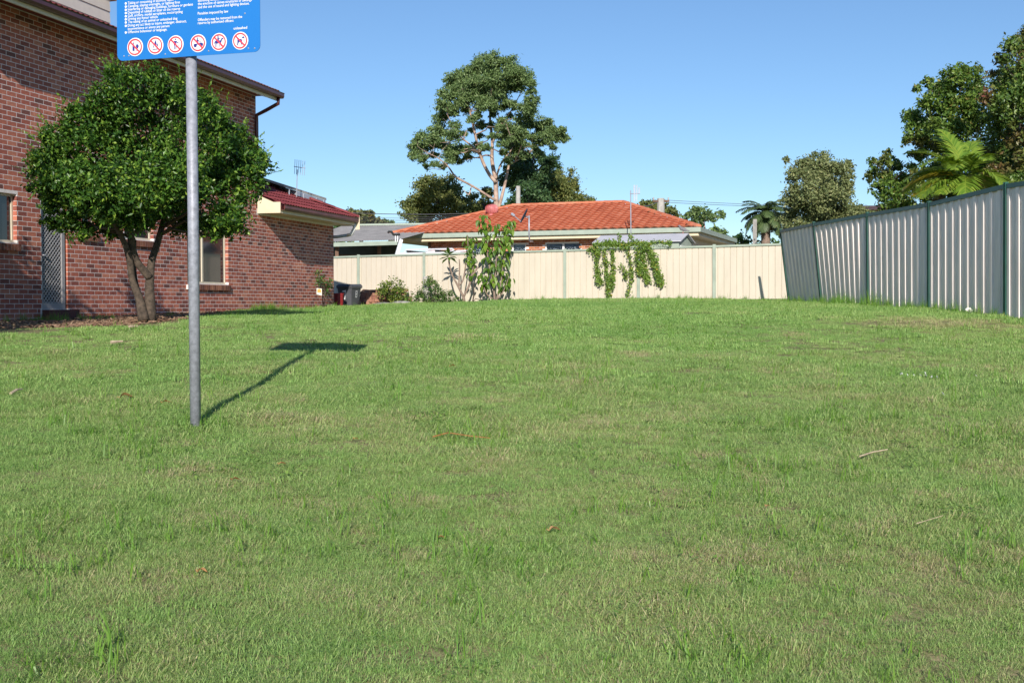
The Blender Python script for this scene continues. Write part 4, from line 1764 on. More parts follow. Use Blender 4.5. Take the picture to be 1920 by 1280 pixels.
# ------------------------------------------------------------------ white vehicle behind the fence
vb_ = at(800, 480, 41.6)
van = thing('parked_van', (vb_[0], vb_[1], GZ), 'white vehicle with roof bars of which only the roof shows above the cream fence', 'van')
zr = at(800, 473, 41.6)[2]
VX = np.array([CDIR[0], CDIR[1], 0.0])
VN = np.array([CNRM[0], CNRM[1], 0.0])
vo = np.array([vb_[0], vb_[1], 0.0])
hh = zr - GZ
body = [(-1.30, .35), (3.1, .35), (3.2, .9), (3.0, 1.15), (2.2, 1.3), (1.55, hh - .1), (1.35, hh), (-1.15, hh), (-1.28, hh - .1), (-1.36, 1.0)]
mb = MB()
mb.sheet(body, 1.75, lambda a_, b_, c_: vo + VX * a_ + VN * c_ + np.array([0, 0, GZ + b_]))
part('body', mb, M['carwhite'], van)
mb = MB()
for a0, a1, b0, b1 in ((-1.15, -.1, 1.25, hh - .2), (0.0, 1.3, 1.25, hh - .2)):
    mb.sheet([(a0, b0), (a1 + (.35 if a1 > 1 else 0), b0), (a1, b1), (a0, b1)], .012, lambda a_, b_, c_: vo + VX * a_ + VN * (-.008 - c_ + .006) + np.array([0, 0, GZ + b_]))
part('window', mb, M['glass'], van)
for a0 in (-.75, 2.35):
    for c_ in (-.02, 1.57):
        mb = MB()
        q = vo + VX * a0 + VN * c_ + np.array([0, 0, GZ + .32])
        mb.tube([q, q + VN * .2], .32, 18)
        part('wheel', mb, M['rubber'], van)
for a0, z_ in ((-.9, .09), (.3, .09)):
    mb = MB()
    mb.sheet([(a0, hh), (a0, hh + z_), (a0 + .05, hh + z_), (a0 + .05, hh)], 1.6, lambda a_, b_, c_: vo + VX * a_ + VN * (c_ + .08) + np.array([0, 0, GZ + b_]))
    part('roof_bar', mb, M['darkmetal'], van)
mb = MB()
for c_ in (.12, 1.6):
    mb.tube([vo + VX * -1.0 + VN * c_ + np.array([0, 0, zr + .0]), vo + VX * -.95 + VN * c_ + np.array([0, 0, zr + .11]), vo + VX * 1.0 + VN * c_ + np.array([0, 0, zr + .11]), vo + VX * 1.1 + VN * c_ + np.array([0, 0, zr])], .03, 6)
part('roof_rail', mb, M['carwhite'], van)

# ------------------------------------------------------------------ garden shed
Ysh = creamY(1200) + 1.3
shp = [at(1113, 456.5, creamY(1113, 1.0)), at(1274, 451, creamY(1274, 1.0))]
zs_ = (shp[0][2] + shp[1][2]) / 2
A_ = shp[0].copy()
B_ = shp[1].copy()
A_[2] = B_[2] = zs_
SX = unit(B_ - A_)
SY = np.array([-SX[1], SX[0], 0])
sl = np.linalg.norm(B_ - A_)
dep = 1.5
shed = thing('garden_shed', (*(A_ + SX * sl / 2 + SY * .8)[:2], GZ), 'small garden shed with a pale grey gable roof just behind the cream fence', 'shed')
rz = .26
T = lambda u, b_, z: A_ + SX * u + SY * b_ + np.array([0, 0, z])
mb = MB()
hz = zs_ - GZ
for (b0, b1, z0, z1) in ((0, dep / 2, 0, rz), (dep / 2, dep, rz, 0)):
    mb.hexa([T(-.05, b0, z0 - .015), T(sl + .05, b0, z0 - .015), T(sl + .05, b1, z1 - .015), T(-.05, b1, z1 - .015), T(-.05, b0, z0 + .015), T(sl + .05, b0, z0 + .015), T(sl + .05, b1, z1 + .015), T(-.05, b1, z1 + .015)])
part('roof', mb, M['shedroof'], shed)
mb = MB()
mb.sheet([(.1, -hz), (dep - .1, -hz), (dep - .1, -.02), (dep / 2, rz - .05), (.1, -.02)], sl - .1, lambda a_, b_, c_: T(.05 + c_, a_, b_))
part('wall', mb, M['sage'], shed)
mb = MB()
mb.sheet([(.25, -.35), (dep - .25, -.35), (dep - .25, -.12), (.25, -.12)], .02, lambda a_, b_, c_: T(sl - .05 + c_, a_, b_))
part('vent_panel', mb, M['white'], shed)

# pigeon standing on the shed ridge
pg = T(sl - .12, dep / 2, rz + .015)
mb = MB()
ax_ = unit(np.array([-SX[0], -SX[1], .0]))
zv = np.array([0, 0, 1.0])
path = [(-.20, .07), (-.13, .085), (-.08, .10), (-.02, .12), (.05, .145), (.09, .18), (.105, .215), (.125, .235), (.145, .23), (.17, .222)]
rad_ = [.012, .022, .045, .062, .06, .042, .028, .03, .02, .004]
mb.tube([pg + ax_ * a_ + zv * b_ for a_, b_ in path], rad_, 10)
bird = single('bird', mb, M['birdgrey'], 'small grey bird standing on the ridge of the garden shed', 'bird', smooth=True, base=pg)
mb = MB()
for sd in (-.018, .018):
    q = pg + np.array([-ax_[1], ax_[0], 0]) * sd
    mb.tube([q + zv * .08, q + zv * .003, q + ax_ * .03 + zv * .003], .005, 5)
part('legs', mb, M['ventpink'], bird)

# ------------------------------------------------------------------ power poles and wires
def pole(px, y0, Y, r_, label, cross=None, square=False):
    t = at(px, y0, Y)
    b_ = np.array([t[0], t[1], gz(t[0], t[1])])
    root = thing('power_pole', b_, label, 'power pole')
    mb = MB()
    mb.tube([b_ - np.array([0, 0, .3]), t], [r_ * 1.15, r_], 4 if square else 10)
    part('shaft', mb, M['concrete'], root)
    if cross:
        mb = MB()
        for dz in cross:
            mb.box((t[0] - .45, t[1] - .12, t[2] - dz - .05), (t[0] + .45, t[1] - .02, t[2] - dz + .05))
        part('crossarm', mb, M['timber'], root)
        for dz in cross:
            for dx in (-.4, .4):
                mb = MB()
                mb.lathe(np.array([t[0] + dx, t[1] - .07, t[2] - dz + .05]), [(.03, 0), (.05, .05), (.03, .08), (.05, .12), (.02, .15)], 8)
                part('insulator', mb, M['concrete'], root, True)
    return t


pole(971.5, 349, 66, .13, 'grey power pole rising behind the orange roof ridge below the big gum tree')
pt2 = pole(1239, 372, 62, .20, 'thick grey power pole with small crossarm behind the right hip of the orange roof', cross=[.15])
pole(1415.5, 411, 43, .075, 'thin pale grey post standing behind the cream fence beside the far palm', square=True)


def wire(p, q, sag, r_=.012):
    p, q = np.array(p), np.array(q)
    pts = []
    for t in np.linspace(0, 1, 13):
        a_ = p + (q - p) * t
        a_[2] -= sag * 4 * t * (1 - t)
        pts.append(a_)
    mb = MB()
    mb.tube(pts, r_, 4)
    return mb


for i, (y0, y1) in enumerate(((396, 399.5), (405, 402.5), (409.5, 405), (413, 408), (417, 411))):
    single('power_line', wire(at(600, y0, 64), at(905, y1, 64), .12, .011 if i else .02), M['wire'], ('topmost thicker power line above the grey carport roof', 'second power line from the top above the grey carport roof', 'middle power line of the five above the grey carport roof', 'fourth power line from the top above the grey carport roof', 'lowest power line just above the grey carport roof')[i], 'cable', 'power lines above the carport roof', base=at(600, y0, 64))
single('power_line', wire(at(1183, 384, 50), pt2 + np.array([-.2, -.1, -.2]), .15, .025), M['wire'], 'thick bundled cable from the aerial mast to the thick grey pole', 'cable', base=at(1183, 384, 50))
for dz in (0, .12):
    lab_ = 'upper thin wire running right from the thick grey power pole' if dz == 0 else 'lower thin wire running right from the thick grey power pole'
    single('power_line', wire(pt2 + np.array([.2, -.1, -.1 - dz]), at(1640, 387 + dz * 20, 70), .1, .012), M['wire'], lab_, 'cable', 'wires right of the thick power pole', base=pt2)

# dark roof far right behind the fence
rb = at(1640, 392, 52)
dh = thing('brown_roof_house', (rb[0], rb[1], gz(rb[0], rb[1])), 'house with a low dark brown roof just showing over the right grey fence', 'house')
mb = MB()
zt_, ze_ = at(1640, 385.5, 54)[2], at(1640, 400, 52)[2]
x0, x1 = at(1585, 392, 52)[0], at(1900, 392, 52)[0]
mb.hexa([(x0, 50, ze_), (x1, 50, ze_), (x1, 58, ze_), (x0, 58, ze_), (x0 + .2, 54, zt_), (x1 - .2, 54, zt_), (x1 - .2, 54.2, zt_), (x0 + .2, 54.2, zt_)])
part('roof', mb, M['brownroof'], dh)
mb = MB()
mb.box((x0 + .5, 50.5, org(dh)[2] - .2), (x1 - .5, 57.5, ze_))
part('wall', mb, M['orangebrick'], dh)

# ================================================================== trees
# round citrus by the brick house
Yc_ = 18.2
cb = at(276, 598, Yc_)
cb[2] = gz(cb[0], cb[1])
cl = [(225, 175, 55), (290, 165, 50), (340, 185, 50), (170, 225, 60), (110, 265, 52), (85, 320, 42), (250, 250, 85), (330, 265, 85), (400, 235, 50), (440, 285, 50), (455, 330, 45),
      (150, 320, 70), (230, 340, 80), (310, 350, 75), (390, 350, 65), (120, 370, 45), (190, 385, 40), (420, 395, 40), (350, 410, 40), (280, 385, 35), (90, 285, 40), (470, 300, 32), (400, 425, 25), (130, 400, 25), (215, 140, 22), (375, 190, 30), (105, 405, 30), (150, 425, 24), (200, 415, 30), (245, 405, 30), (75, 350, 26), (425, 420, 20), (165, 362, 46, -.85), (128, 335, 42, -.8), (215, 335, 52, -.95), (205, 385, 36, -.8), (260, 345, 50, -1), (330, 330, 50, -.95)]
limbs = pixlimbs([
    ([(282, 600, 0), (280, 540, 0), (283, 490, .1), (296, 455, .25), (310, 400, .4), (330, 340, .5)], [15, 11, 9, 8, 6, 3]),
    ([(280, 520, 0), (270, 508, -.05), (255, 490, -.1), (246, 460, -.2), (245, 420, -.25), (235, 360, -.3)], [10, 9, 9, 9, 7, 4]),
    ([(270, 600, -.1), (262, 560, -.1), (247, 525, -.15), (244, 490, -.2), (236, 460, -.3), (215, 420, -.5), (190, 370, -.6)], [14, 10, 8, 8, 7, 5, 3]),
    ([(260, 555, -.1), (253, 530, .1), (250, 500, .2), (252, 450, .3)], [8, 7, 6, 5]),
    ([(246, 440, -.2), (262, 432, 0), (285, 420, .2)], [6, 5, 3]),
], Yc_)
limbs = [(P_, [q * .78 for q in r_]) for P_, r_ in limbs]
croot = thing('round_tree', cb, 'dense round glossy leaved tree with forked bare trunks in front of the brick house', 'tree')
mb = MB()
limb_tubes(mb, limbs, 9)
cpts = pixclumps([(q_[0] + 6, q_[1] + 7) + tuple(q_[2:]) for q_ in cl], Yc_, 1.35, 281, 235, .95, rs=0.95)
auto_twigs(mb, limbs, [c for c, r_, s_ in cpts], .03)
part('trunk', mb, M['bark'], croot, True)
cc, oo = clump_points(cpts, 4600, .38, 30, .16)
# keep the leaves clear of the wall
dist = (cc[:, :2] - C0) @ NW
ok = dist > .12
cc, oo = cc[ok], oo[ok]
k = len(cc)
ctr = at(275, 290, Yc_)
go = unit(cc - ctr)
d_ = unit(rng.normal(size=(k, 3)) * .8 + go * .6 + np.array([0, 0, .1]))
nr = unit(rng.normal(size=(k, 3)) * .55 + go * .5 + np.array([0, 0, .7]))
L = rng.uniform(.05, .095, k)
foliage('crown', cc, d_, nr, L, L * .5, M['citrus'], croot, .22)
# bright new shoots standing off the top
sh_c, sh_d = [], []
for i in range(330):
    j = int(rng.integers(0, len(cpts)))
    c, r_, s_ = cpts[j]
    u_ = unit(rng.normal(size=3) + np.array([0, -.3, 1.0]))
    b0 = np.asarray(c) + u_ * r_ * 1.0
    for q in range(9):
        sh_c.append(b0 + u_ * .028 * q)
        sh_d.append(unit(u_ * .8 + rng.normal(size=3) * .55))
sh_c, sh_d = np.array(sh_c), np.array(sh_d)
ok = (sh_c[:, :2] - C0) @ NW > .12
sh_c, sh_d = sh_c[ok], sh_d[ok]
L = rng.uniform(.05, .08, len(sh_c))
M['shoot'] = leafmat('new_citrus_leaf', [(0, (0.07, 0.16, 0.02)), (0.7, (0.13, 0.24, 0.03)), (1, (0.22, 0.32, 0.05))], 0.35, 0.25)
foliage('new_shoots', sh_c, sh_d, unit(rng.normal(size=(len(sh_c), 3)) * .4 + np.array([0, -.4, .8])), L, L * .45, M['shoot'], croot, .2)

# big gum
def gp(x, y, r):
    return (740 + x / 3.879, 90 + y / 3.879, r / 3.879)


gl = [(740, 110, 80), (620, 130, 90), (850, 130, 85), (520, 210, 90), (680, 230, 105), (800, 250, 100), (930, 240, 80), (440, 240, 75), (580, 320, 105), (740, 330, 95), (880, 200, 70), (985, 255, 36),
      (400, 320, 75), (480, 380, 95), (365, 450, 72), (330, 520, 52), (1000, 380, 46), (960, 440, 62), (980, 485, 62), (420, 460, 52), (650, 410, 70), (780, 400, 62), (310, 590, 62), (430, 640, 56),
      (230, 660, 70), (170, 740, 60), (280, 700, 72), (380, 760, 72), (480, 740, 54), (540, 740, 52), (860, 610, 92), (840, 680, 82), (920, 650, 58), (1100, 540, 60), (1050, 590, 52), (1080, 660, 66),
      (1180, 640, 64), (1240, 660, 38), (650, 720, 36), (130, 790, 34), (230, 860, 30), (620, 560, 36), (900, 720, 56), (700, 150, 60), (560, 170, 60), (880, 300, 45), (520, 450, 40), (720, 480, 36), (600, 490, 34), (560, 600, 30), (700, 560, 26), (780, 520, 34), (840, 500, 30), (900, 520, 36), (800, 760, 40), (760, 640, 26), (900, 790, 34), (960, 700, 30), (1020, 720, 30), (440, 560, 36), (500, 620, 30), (300, 840, 30), (700, 420, 46), (860, 420, 46), (1010, 560, 34), (200, 800, 44), (340, 700, 44), (420, 820, 36), (600, 700, 34), (1130, 600, 44), (1210, 600, 40), (1000, 650, 44), (960, 560, 44), (880, 780, 44), (780, 700, 36), (330, 400, 40), (300, 660, 44), (470, 300, 60), (1000, 320, 36), (160, 680, 34), (560, 520, 34), (640, 560, 30), (480, 820, 34), (540, 800, 30), (350, 860, 30), (620, 640, 28), (820, 820, 36), (940, 780, 36), (1040, 760, 34), (700, 640, 26), (1150, 720, 30), (280, 780, 36), (900, 600, 34), (760, 580, 30)]
Yg = 74
gclumps = pixclumps([gp(*g) for g in gl], Yg, 3.6, 928, 150, .72, rs=1.12)
GLIMB = [
    ([(740, 1190), (738, 1100), (735, 960), (705, 820), (712, 680), (690, 500), (700, 330), (735, 160)], [21, 19, 17, 14, 11, 8, 6, 3]),
    ([(735, 975), (690, 925), (640, 830), (600, 700), (570, 560), (540, 430), (500, 300)], [14, 13, 12, 10, 8, 6, 3]),
    ([(640, 800), (560, 710), (480, 650), (420, 560), (380, 480)], [8, 7, 6, 4, 3]),
    ([(745, 1190), (770, 1120), (800, 1000), (830, 860), (845, 740), (860, 640)], [16, 13, 11, 8, 6, 4]),
    ([(735, 1110), (640, 1050), (560, 1000), (440, 940), (390, 860), (320, 800), (230, 760)], [10, 9, 8, 7, 5, 4, 2]),
    ([(735, 950), (770, 840), (850, 740), (860, 720)], [8, 7, 5, 4]),
    ([(835, 850), (920, 800), (1000, 740), (1080, 690), (1180, 660)], [6, 5, 5, 4, 2]),
    ([(712, 690), (770, 560), (840, 470), (870, 420), (930, 300)], [8, 7, 5, 4, 2]),
    ([(560, 1000), (540, 1080), (500, 1030)], [5, 4, 2]),
]
gb_ = at(*gp(742, 1200, 0)[:2], Yg)
gb_[2] = gz(gb_[0], gb_[1])
glimbs = []
for i, (pts, rad) in enumerate(GLIMB):
    dz = 0 if i in (0, 1, 3, 4) else rng.uniform(-1.5, 1.5)
    side = rng.uniform(-2.2, 2.2)
    n_ = len(pts)
    P = [at(*gp(x, y, 0)[:2], Yg + side * (j / (n_ - 1)) ** 1.3) for j, (x, y) in enumerate(pts)]
    glimbs.append((P, [r_ / 3.879 * pxm(Yg) for r_ in rad]))
glimbs[0][0].insert(0, gb_)
glimbs[0][1].insert(0, .26)
tree('gum_tree', 'tall gum tree with pale branching trunk towering over the orange roof', 'tree', gb_, glimbs, gclumps, .20, .36, 950, M['gum'], M['gumbark'], twig=.07, hang=.35, shell=.42)


def bushy(name, label, Y, lst, depth, m, leafL, dens, basepx, bark='bark', wratio=.5, group=None, sq=.85, trunkr=6, cat='tree', hang=.1, shell=.42, twig=.06):
    cl_ = pixclumps(lst, Y, depth, sq=sq, rs=1.18)
    b_ = at(basepx, 560, Y)
    b_[2] = gz(b_[0], b_[1])
    cz = np.mean([c[2] for c, r_, s_ in cl_])
    cx_ = np.mean([c[0] for c, r_, s_ in cl_])
    top = np.array([cx_, b_[1], max(cz, b_[2] + .6)])
    mid_ = (b_ + top) / 2 + np.array([.08 * (top[2] - b_[2]), 0, 0])
    rr = trunkr * pxm(Y)
    lim = [([b_ - np.array([0, 0, .1]), mid_, top], [rr, rr * .8, rr * .45])]
    return tree(name, label, cat, b_, lim, cl_, leafL, wratio, dens, m if not isinstance(m, str) else M[m], M[bark], group, hang, shell, twig)


# trees left of and behind the gum
bushy('olive_tree', 'olive green spreading tree standing left of the tall gum behind the orange roof', 84,
      [(800, 350, 22), (835, 345, 22), (775, 385, 22), (810, 390, 24), (850, 380, 24), (870, 400, 20), (770, 405, 16), (825, 365, 20), (880, 375, 16), (795, 370, 16), (855, 410, 22), (800, 412, 22), (890, 405, 18)], 4, 'olive', .22, 560, 825)
bushy('olive_tree', 'small rounded dark olive tree below the left limbs of the tall gum', 82, [(905, 385, 14), (915, 360, 12), (890, 392, 12), (925, 385, 12), (905, 400, 14)], 2, 'olive', .22, 560, 908)
bushy('dark_tree', 'dark green tree crown filling the gap right of the pale gum trunk', 80,
      [(985, 310, 20), (1010, 300, 18), (1025, 320, 18), (975, 335, 20), (1000, 335, 22), (1020, 345, 18), (965, 320, 16), (950, 340, 16), (1035, 300, 12)], 3, 'darkgreen', .22, 560, 995)
bushy('olive_tree', 'yellowish olive tree sloping down right behind the orange roof ridge', 86,
      [(1045, 330, 17), (1060, 340, 18), (1030, 360, 20), (1065, 365, 18), (1085, 375, 16), (1100, 380, 12), (1050, 380, 20), (1040, 345, 16), (1075, 350, 10), (1020, 380, 18), (1098, 388, 14), (1070, 388, 16)], 4, 'olive', .22, 560, 1050)
bushy('conifer', 'dense dark green conifer behind the orange roof right of the gum trunk', 72,
      [(985, 352, 14), (970, 370, 16), (1005, 362, 18), (1020, 378, 16), (990, 380, 20), (960, 385, 12), (1030, 388, 12), (1000, 390, 18), (975, 392, 14)], 2.4, 'darkgreen', .20, 700, 992)
# hills far left
for i, (lab, lst, m_) in enumerate((
        ('far dark hill trees between the brick house and the carport roof', [(655, 400, 9), (663, 402, 10), (672, 405, 10), (680, 402, 10), (690, 402, 10), (640, 405, 10), (650, 415, 14), (672, 415, 14), (695, 412, 12), (625, 412, 12), (710, 418, 10), (690, 420, 14)], 'hillgreen'),
        ('tiny pair of far trees at the end of the hill above the carport roof', [(722, 416, 6), (733, 418, 5), (723, 422, 7), (734, 423, 5)], 'gum'))):
    bushy('hill_tree', lab, 150 + i * 10, lst, 6, m_, .55, 110, 672 if i == 0 else 728, shell=.5)
bushy('green_shrub', 'bright green shrub seen under the low eave corner of the brick house', 56, [(640, 432, 14), (655, 436, 14), (632, 446, 14), (650, 448, 14), (625, 428, 12), (610, 440, 14), (640, 460, 14)], 1.2, 'shrubgreen', .22, 160, 640, cat='shrub')
# right of the orange roof
bushy('gum_tree', 'flat topped gum tree behind the thick power pole and right roof hip', 96, [(1210, 383, 10), (1225, 386, 11), (1205, 392, 10), (1245, 392, 12), (1260, 397, 10), (1232, 398, 12), (1268, 403, 7), (1195, 390, 6)], 3, 'olive', .32, 200, 1232)
bushy('gum_tree', 'open crowned gum tree in the gap right of the orange roof', 92,
      [(1308, 392, 9), (1300, 400, 11), (1325, 400, 12), (1345, 405, 10), (1290, 405, 8), (1335, 410, 8), (1310, 412, 10), (1342, 430, 8), (1355, 435, 8), (1335, 435, 6), (1295, 418, 10), (1310, 425, 8)], 3, 'gum', .32, 200, 1318, 'gumbark', trunkr=3)
bushy('green_shrub', 'low rounded green bushes on the skyline over the right end of the cream fence', 64, [(1355, 452, 10), (1370, 448, 11), (1385, 447, 10), (1400, 452, 9), (1345, 456, 9), (1378, 456, 12), (1440, 456, 8), (1455, 455, 8), (1425, 458, 8)], 1.5, 'shrubgreen', .22, 200, 1378, cat='shrub')
# grey green bushy tree beside the palm
bushy('bushy_tree', 'grey green bushy tree standing over the far end of the grey fence', 40,
      [(1510, 310, 18), (1540, 305, 20), (1570, 315, 18), (1495, 330, 18), (1530, 335, 26), (1565, 345, 22), (1585, 330, 14), (1590, 310, 10), (1510, 360, 26), (1545, 370, 30), (1580, 380, 26), (1490, 385, 22),
       (1525, 400, 30), (1560, 405, 30), (1600, 400, 22), (1480, 410, 18), (1500, 425, 26), (1540, 430, 28), (1620, 410, 20), (1480, 440, 16), (1475, 300, 6), (1590, 352, 12), (1640, 420, 22)], 2.2, 'greygreen', .11, 2200, 1540, sq=.9)
# right hand garden trees behind the grey fence
bushy('small_leafy_tree', 'small airy tree with reddish tips leaning left behind the grey fence', 30,
      [(1660, 300, 14), (1640, 310, 12), (1680, 310, 14), (1630, 330, 13), (1655, 335, 18), (1690, 335, 18), (1670, 360, 22), (1700, 360, 20), (1645, 352, 12), (1690, 385, 22), (1665, 390, 16), (1710, 315, 10), (1720, 390, 20), (1665, 286, 7), (1632, 300, 6)], 1.2, 'lilly', .10, 1900, 1690)
bushy('broad_leaf_tree', 'tall mid green tree with a rounded outline behind the yellowing palm', 29,
      [(1790, 150, 24), (1815, 140, 18), (1740, 155, 10), (1760, 165, 18), (1720, 165, 8), (1830, 175, 24), (1775, 190, 26), (1740, 195, 18), (1810, 205, 30), (1715, 225, 20), (1745, 235, 26), (1780, 235, 30), (1715, 260, 18), (1740, 270, 24), (1830, 240, 28),
       (1790, 280, 34), (1840, 290, 30), (1760, 310, 26), (1725, 290, 16), (1730, 330, 18), (1780, 340, 34), (1830, 345, 34), (1860, 330, 30), (1745, 365, 26), (1800, 375, 34), (1850, 380, 30), (1703, 215, 10), (1832, 130, 9)], 1.6, 'lilly', .10, 2400, 1790, sq=.9)
bushy('red_tipped_tree', 'tallest dark tree with red new leaves at the right edge over the grey fence', 26,
      [(1895, 100, 22), (1920, 85, 24), (1905, 135, 30), (1880, 150, 20), (1935, 140, 34), (1870, 185, 24), (1900, 190, 34), (1940, 200, 38), (1875, 225, 28), (1910, 250, 38), (1950, 270, 40), (1880, 285, 32), (1920, 310, 38), (1890, 340, 34), (1935, 360, 38), (1870, 320, 20),
       (1875, 380, 30), (1900, 85, 10), (1965, 110, 30), (1975, 180, 40), (1985, 330, 40), (1930, 400, 30), (1868, 140, 8)], 1.5, 'redtip', .10, 2400, 1925, sq=.9)

# ------------------------------------------------------------------ palms
def frond(P, az, el, ln, droop, m, root, nleaf=34, lw=.035, ll=.42, vee=.35, twist=0.0):
    """one feather leaf: midrib with two rows of leaflets"""
    h = np.array([math.cos(az), math.sin(az), 0.0])
    pts = []
    for t in np.linspace(0, 1, 11):
        e = el - droop * t
        pts.append(e)
    P = np.array(P, float)
    path = [P]
    for e in pts[1:]:
        path.append(path[-1] + (h * math.cos(e) + np.array([0, 0, math.sin(e)])) * ln / 10)
    path = np.array(path)
    mb = MB()
    mb.tube(path, list(np.linspace(.022, .004, 11)), 5)
    side = np.array([-h[1], h[0], 0])
    for i in range(nleaf):
        t = .16 + .84 * (i + .5) / nleaf
        f_ = t * 10
        j = min(int(f_), 9)
        q = path[j] + (path[j + 1] - path[j]) * (f_ - j)
        tg = unit(path[j + 1] - path[j])
        upv = np.cross(side, tg)
        if upv[2] < 0:
            upv = -upv
        L_ = ll * (math.sin(math.pi * min(1, t * .9 + .12)) ** .6) * rng.uniform(.85, 1.1)
        for sg in (-1, 1):
            dd = unit(side * sg * (.85 + twist * sg) + tg * (.55 + .5 * t) + upv * (vee - .15) + rng.normal(size=3) * .05)
            e1_ = q + dd * L_ * .5
            tip = q + dd * L_ + np.array([0, 0, -.22 * L_])
            wv = unit(np.cross(dd, upv)) * lw
            mb.add([q - wv * .4, q + wv * .4, e1_ + wv, e1_ - wv, tip], [(0, 1, 2, 3), (3, 2, 4)])
    return part('frond', mb, m, root)


Yp = 24.0
pcn = at(1806, 338, Yp)
pbase = np.array([pcn[0], pcn[1], gz(pcn[0], pcn[1])])
palm = thing('feather_palm', pbase, 'palm with bright green and yellowing feather fronds above the grey fence', 'palm tree')
mb = MB()
mb.tube([pbase - np.array([0, 0, .1]), (pbase + pcn) / 2 + np.array([.05, 0, 0]), pcn + np.array([0, 0, -.1])], [.12, .085, .075], 10)
part('trunk', mb, M['greybark'], palm, True)
FR = [(100, 80, 1.50, 70, 'palm'), (150, 72, 1.45, 80, 'palm'), (60, 78, 1.40, 60, 'palm'), (200, 62, 1.35, 95, 'palm'), (175, 40, 1.30, 70, 'palm'), (120, 55, 1.35, 85, 'palm'), (270, 70, 1.2, 100, 'palm'),
      (190, 20, 1.25, 60, 'palm'), (172, 22, 1.30, 62, 'palmyellow'), (205, 14, 1.25, 60, 'palm'), (188, 6, 1.2, 45, 'palmyellow'), (225, 8, 1.1, 55, 'palm'), (250, 25, 1.0, 90, 'palm'), (20, 35, 1.25, 80, 'palm'), (340, 25, 1.15, 85, 'palm'), (300, 40, 1.0, 100, 'palm'), (185, -25, .95, 40, 'palmdry'), (165, -30, .9, 35, 'palmdry'),
      (350, 5, 1.0, 60, 'palm'), (140, 30, 1.3, 70, 'palm'), (85, 60, 1.4, 60, 'palm'), (115, 88, 1.35, 50, 'palm'), (240, 55, 1.2, 90, 'palm'), (40, 15, 1.2, 60, 'palm')]
for az, el, ln, dr_, m_ in FR:
    frond(pcn + rng.normal(size=3) * .03, R(az), R(el), ln * 1.0 * rng.uniform(.92, 1.08), R(dr_), M[m_], palm, 40, .021, .46)

Yq = 60
qc = at(1436, 402, Yq)
qb = np.array([qc[0], qc[1], gz(qc[0], qc[1])])
palm2 = thing('feather_palm', qb, 'distant palm with drooping fronds left of the grey green bushy tree', 'palm tree')
mb = MB()
mb.tube([qb, qc + np.array([0, 0, -.5]), qc], [.25, .24, .15], 8)
part('trunk', mb, M['greybark'], palm2, True)
for i in range(34):
    az = i * 2.39996
    el = R(78 - 2.7 * i)
    frond(qc, az, el, 1.7 * rng.uniform(.85, 1.1), R(88), M['farpalm'], palm2, 30, .03, .50, .0)
mb = MB()
for i in range(14):
    a_ = i * 2.4
    q = qc + np.array([.14 * math.cos(a_), .14 * math.sin(a_), -.1])
    mb.tube([q, q + np.array([.28 * math.cos(a_), .28 * math.sin(a_), -.35]), q + np.array([.2 * math.cos(a_), .2 * math.sin(a_), -.85])], [.02, .05, .02], 5)
part('dry_skirt', mb, M['palmdry'], palm2)

# off to the left of the frame: the tall shrub whose shade falls on the near end of the brick wall
sb_ = np.array([-8.1, 13.8, 0])
sb_[2] = gz(sb_[0], sb_[1])
scl = []
for i in range(52):
    scl.append((sb_ + np.array([rng.uniform(-1.1, 1.05), rng.uniform(-.6, .6), rng.uniform(.3, 4.35)]), rng.uniform(.45, .7), 1.0))
tree('tall_shrub', 'tall dense shrub at the near end of the brick house wall', 'shrub', sb_, [([sb_, sb_ + np.array([0, 0, 2]), sb_ + np.array([-.1, 0, 3.6])], [.09, .07, .03])], scl, .11, .5, 260, M['darkgreen'], M['bark'])
# ================================================================== garden by the cream fence
def leaf_piece(name, m, pts):
    b = MB()
    b.add(pts, [(0, 1, 2), (0, 2, 3), (0, 3, 4), (0, 4, 5)] if len(pts) == 6 else [(0, 1, 2, 3)])
    me = bpy.data.meshes.new(name)
    me.from_pydata(b.v, [], b.f)
    me.materials.append(m)
    return me


# heart shaped leaf: base, sides, tip, folded
HEART = leaf_piece('leaf', M['mulberry'], [(0, 0, 0), (.31, .14, .07), (.25, .55, .08), (0, 1.0, -.12), (-.25, .55, .08), (-.31, .14, .07)])
LONG = leaf_piece('leaf', M['mulberry'], [(0, 0, 0), (.13, .3, .04), (.15, .65, .03), (0, 1.0, -.1), (-.15, .65, .03), (-.13, .3, .04)])


def hang_leaf(root, me, p, d, nrm, size):
    d = unit(np.array(d, float))
    x = unit(np.cross(d, nrm))
    z = np.cross(x, d)
    o = link(bpy.data.objects.new('leaf', me))
    o.parent = root
    Mx = Matrix([[x[0], d[0], z[0]], [x[1], d[1], z[1]], [x[2], d[2], z[2]]])
    o.location = tuple(np.array(p) - org(root))
    o.rotation_euler = Mx.to_euler()
    o.scale = (size, size, size)
    return o


def Yc(px):
    return creamY(px) - 1.0


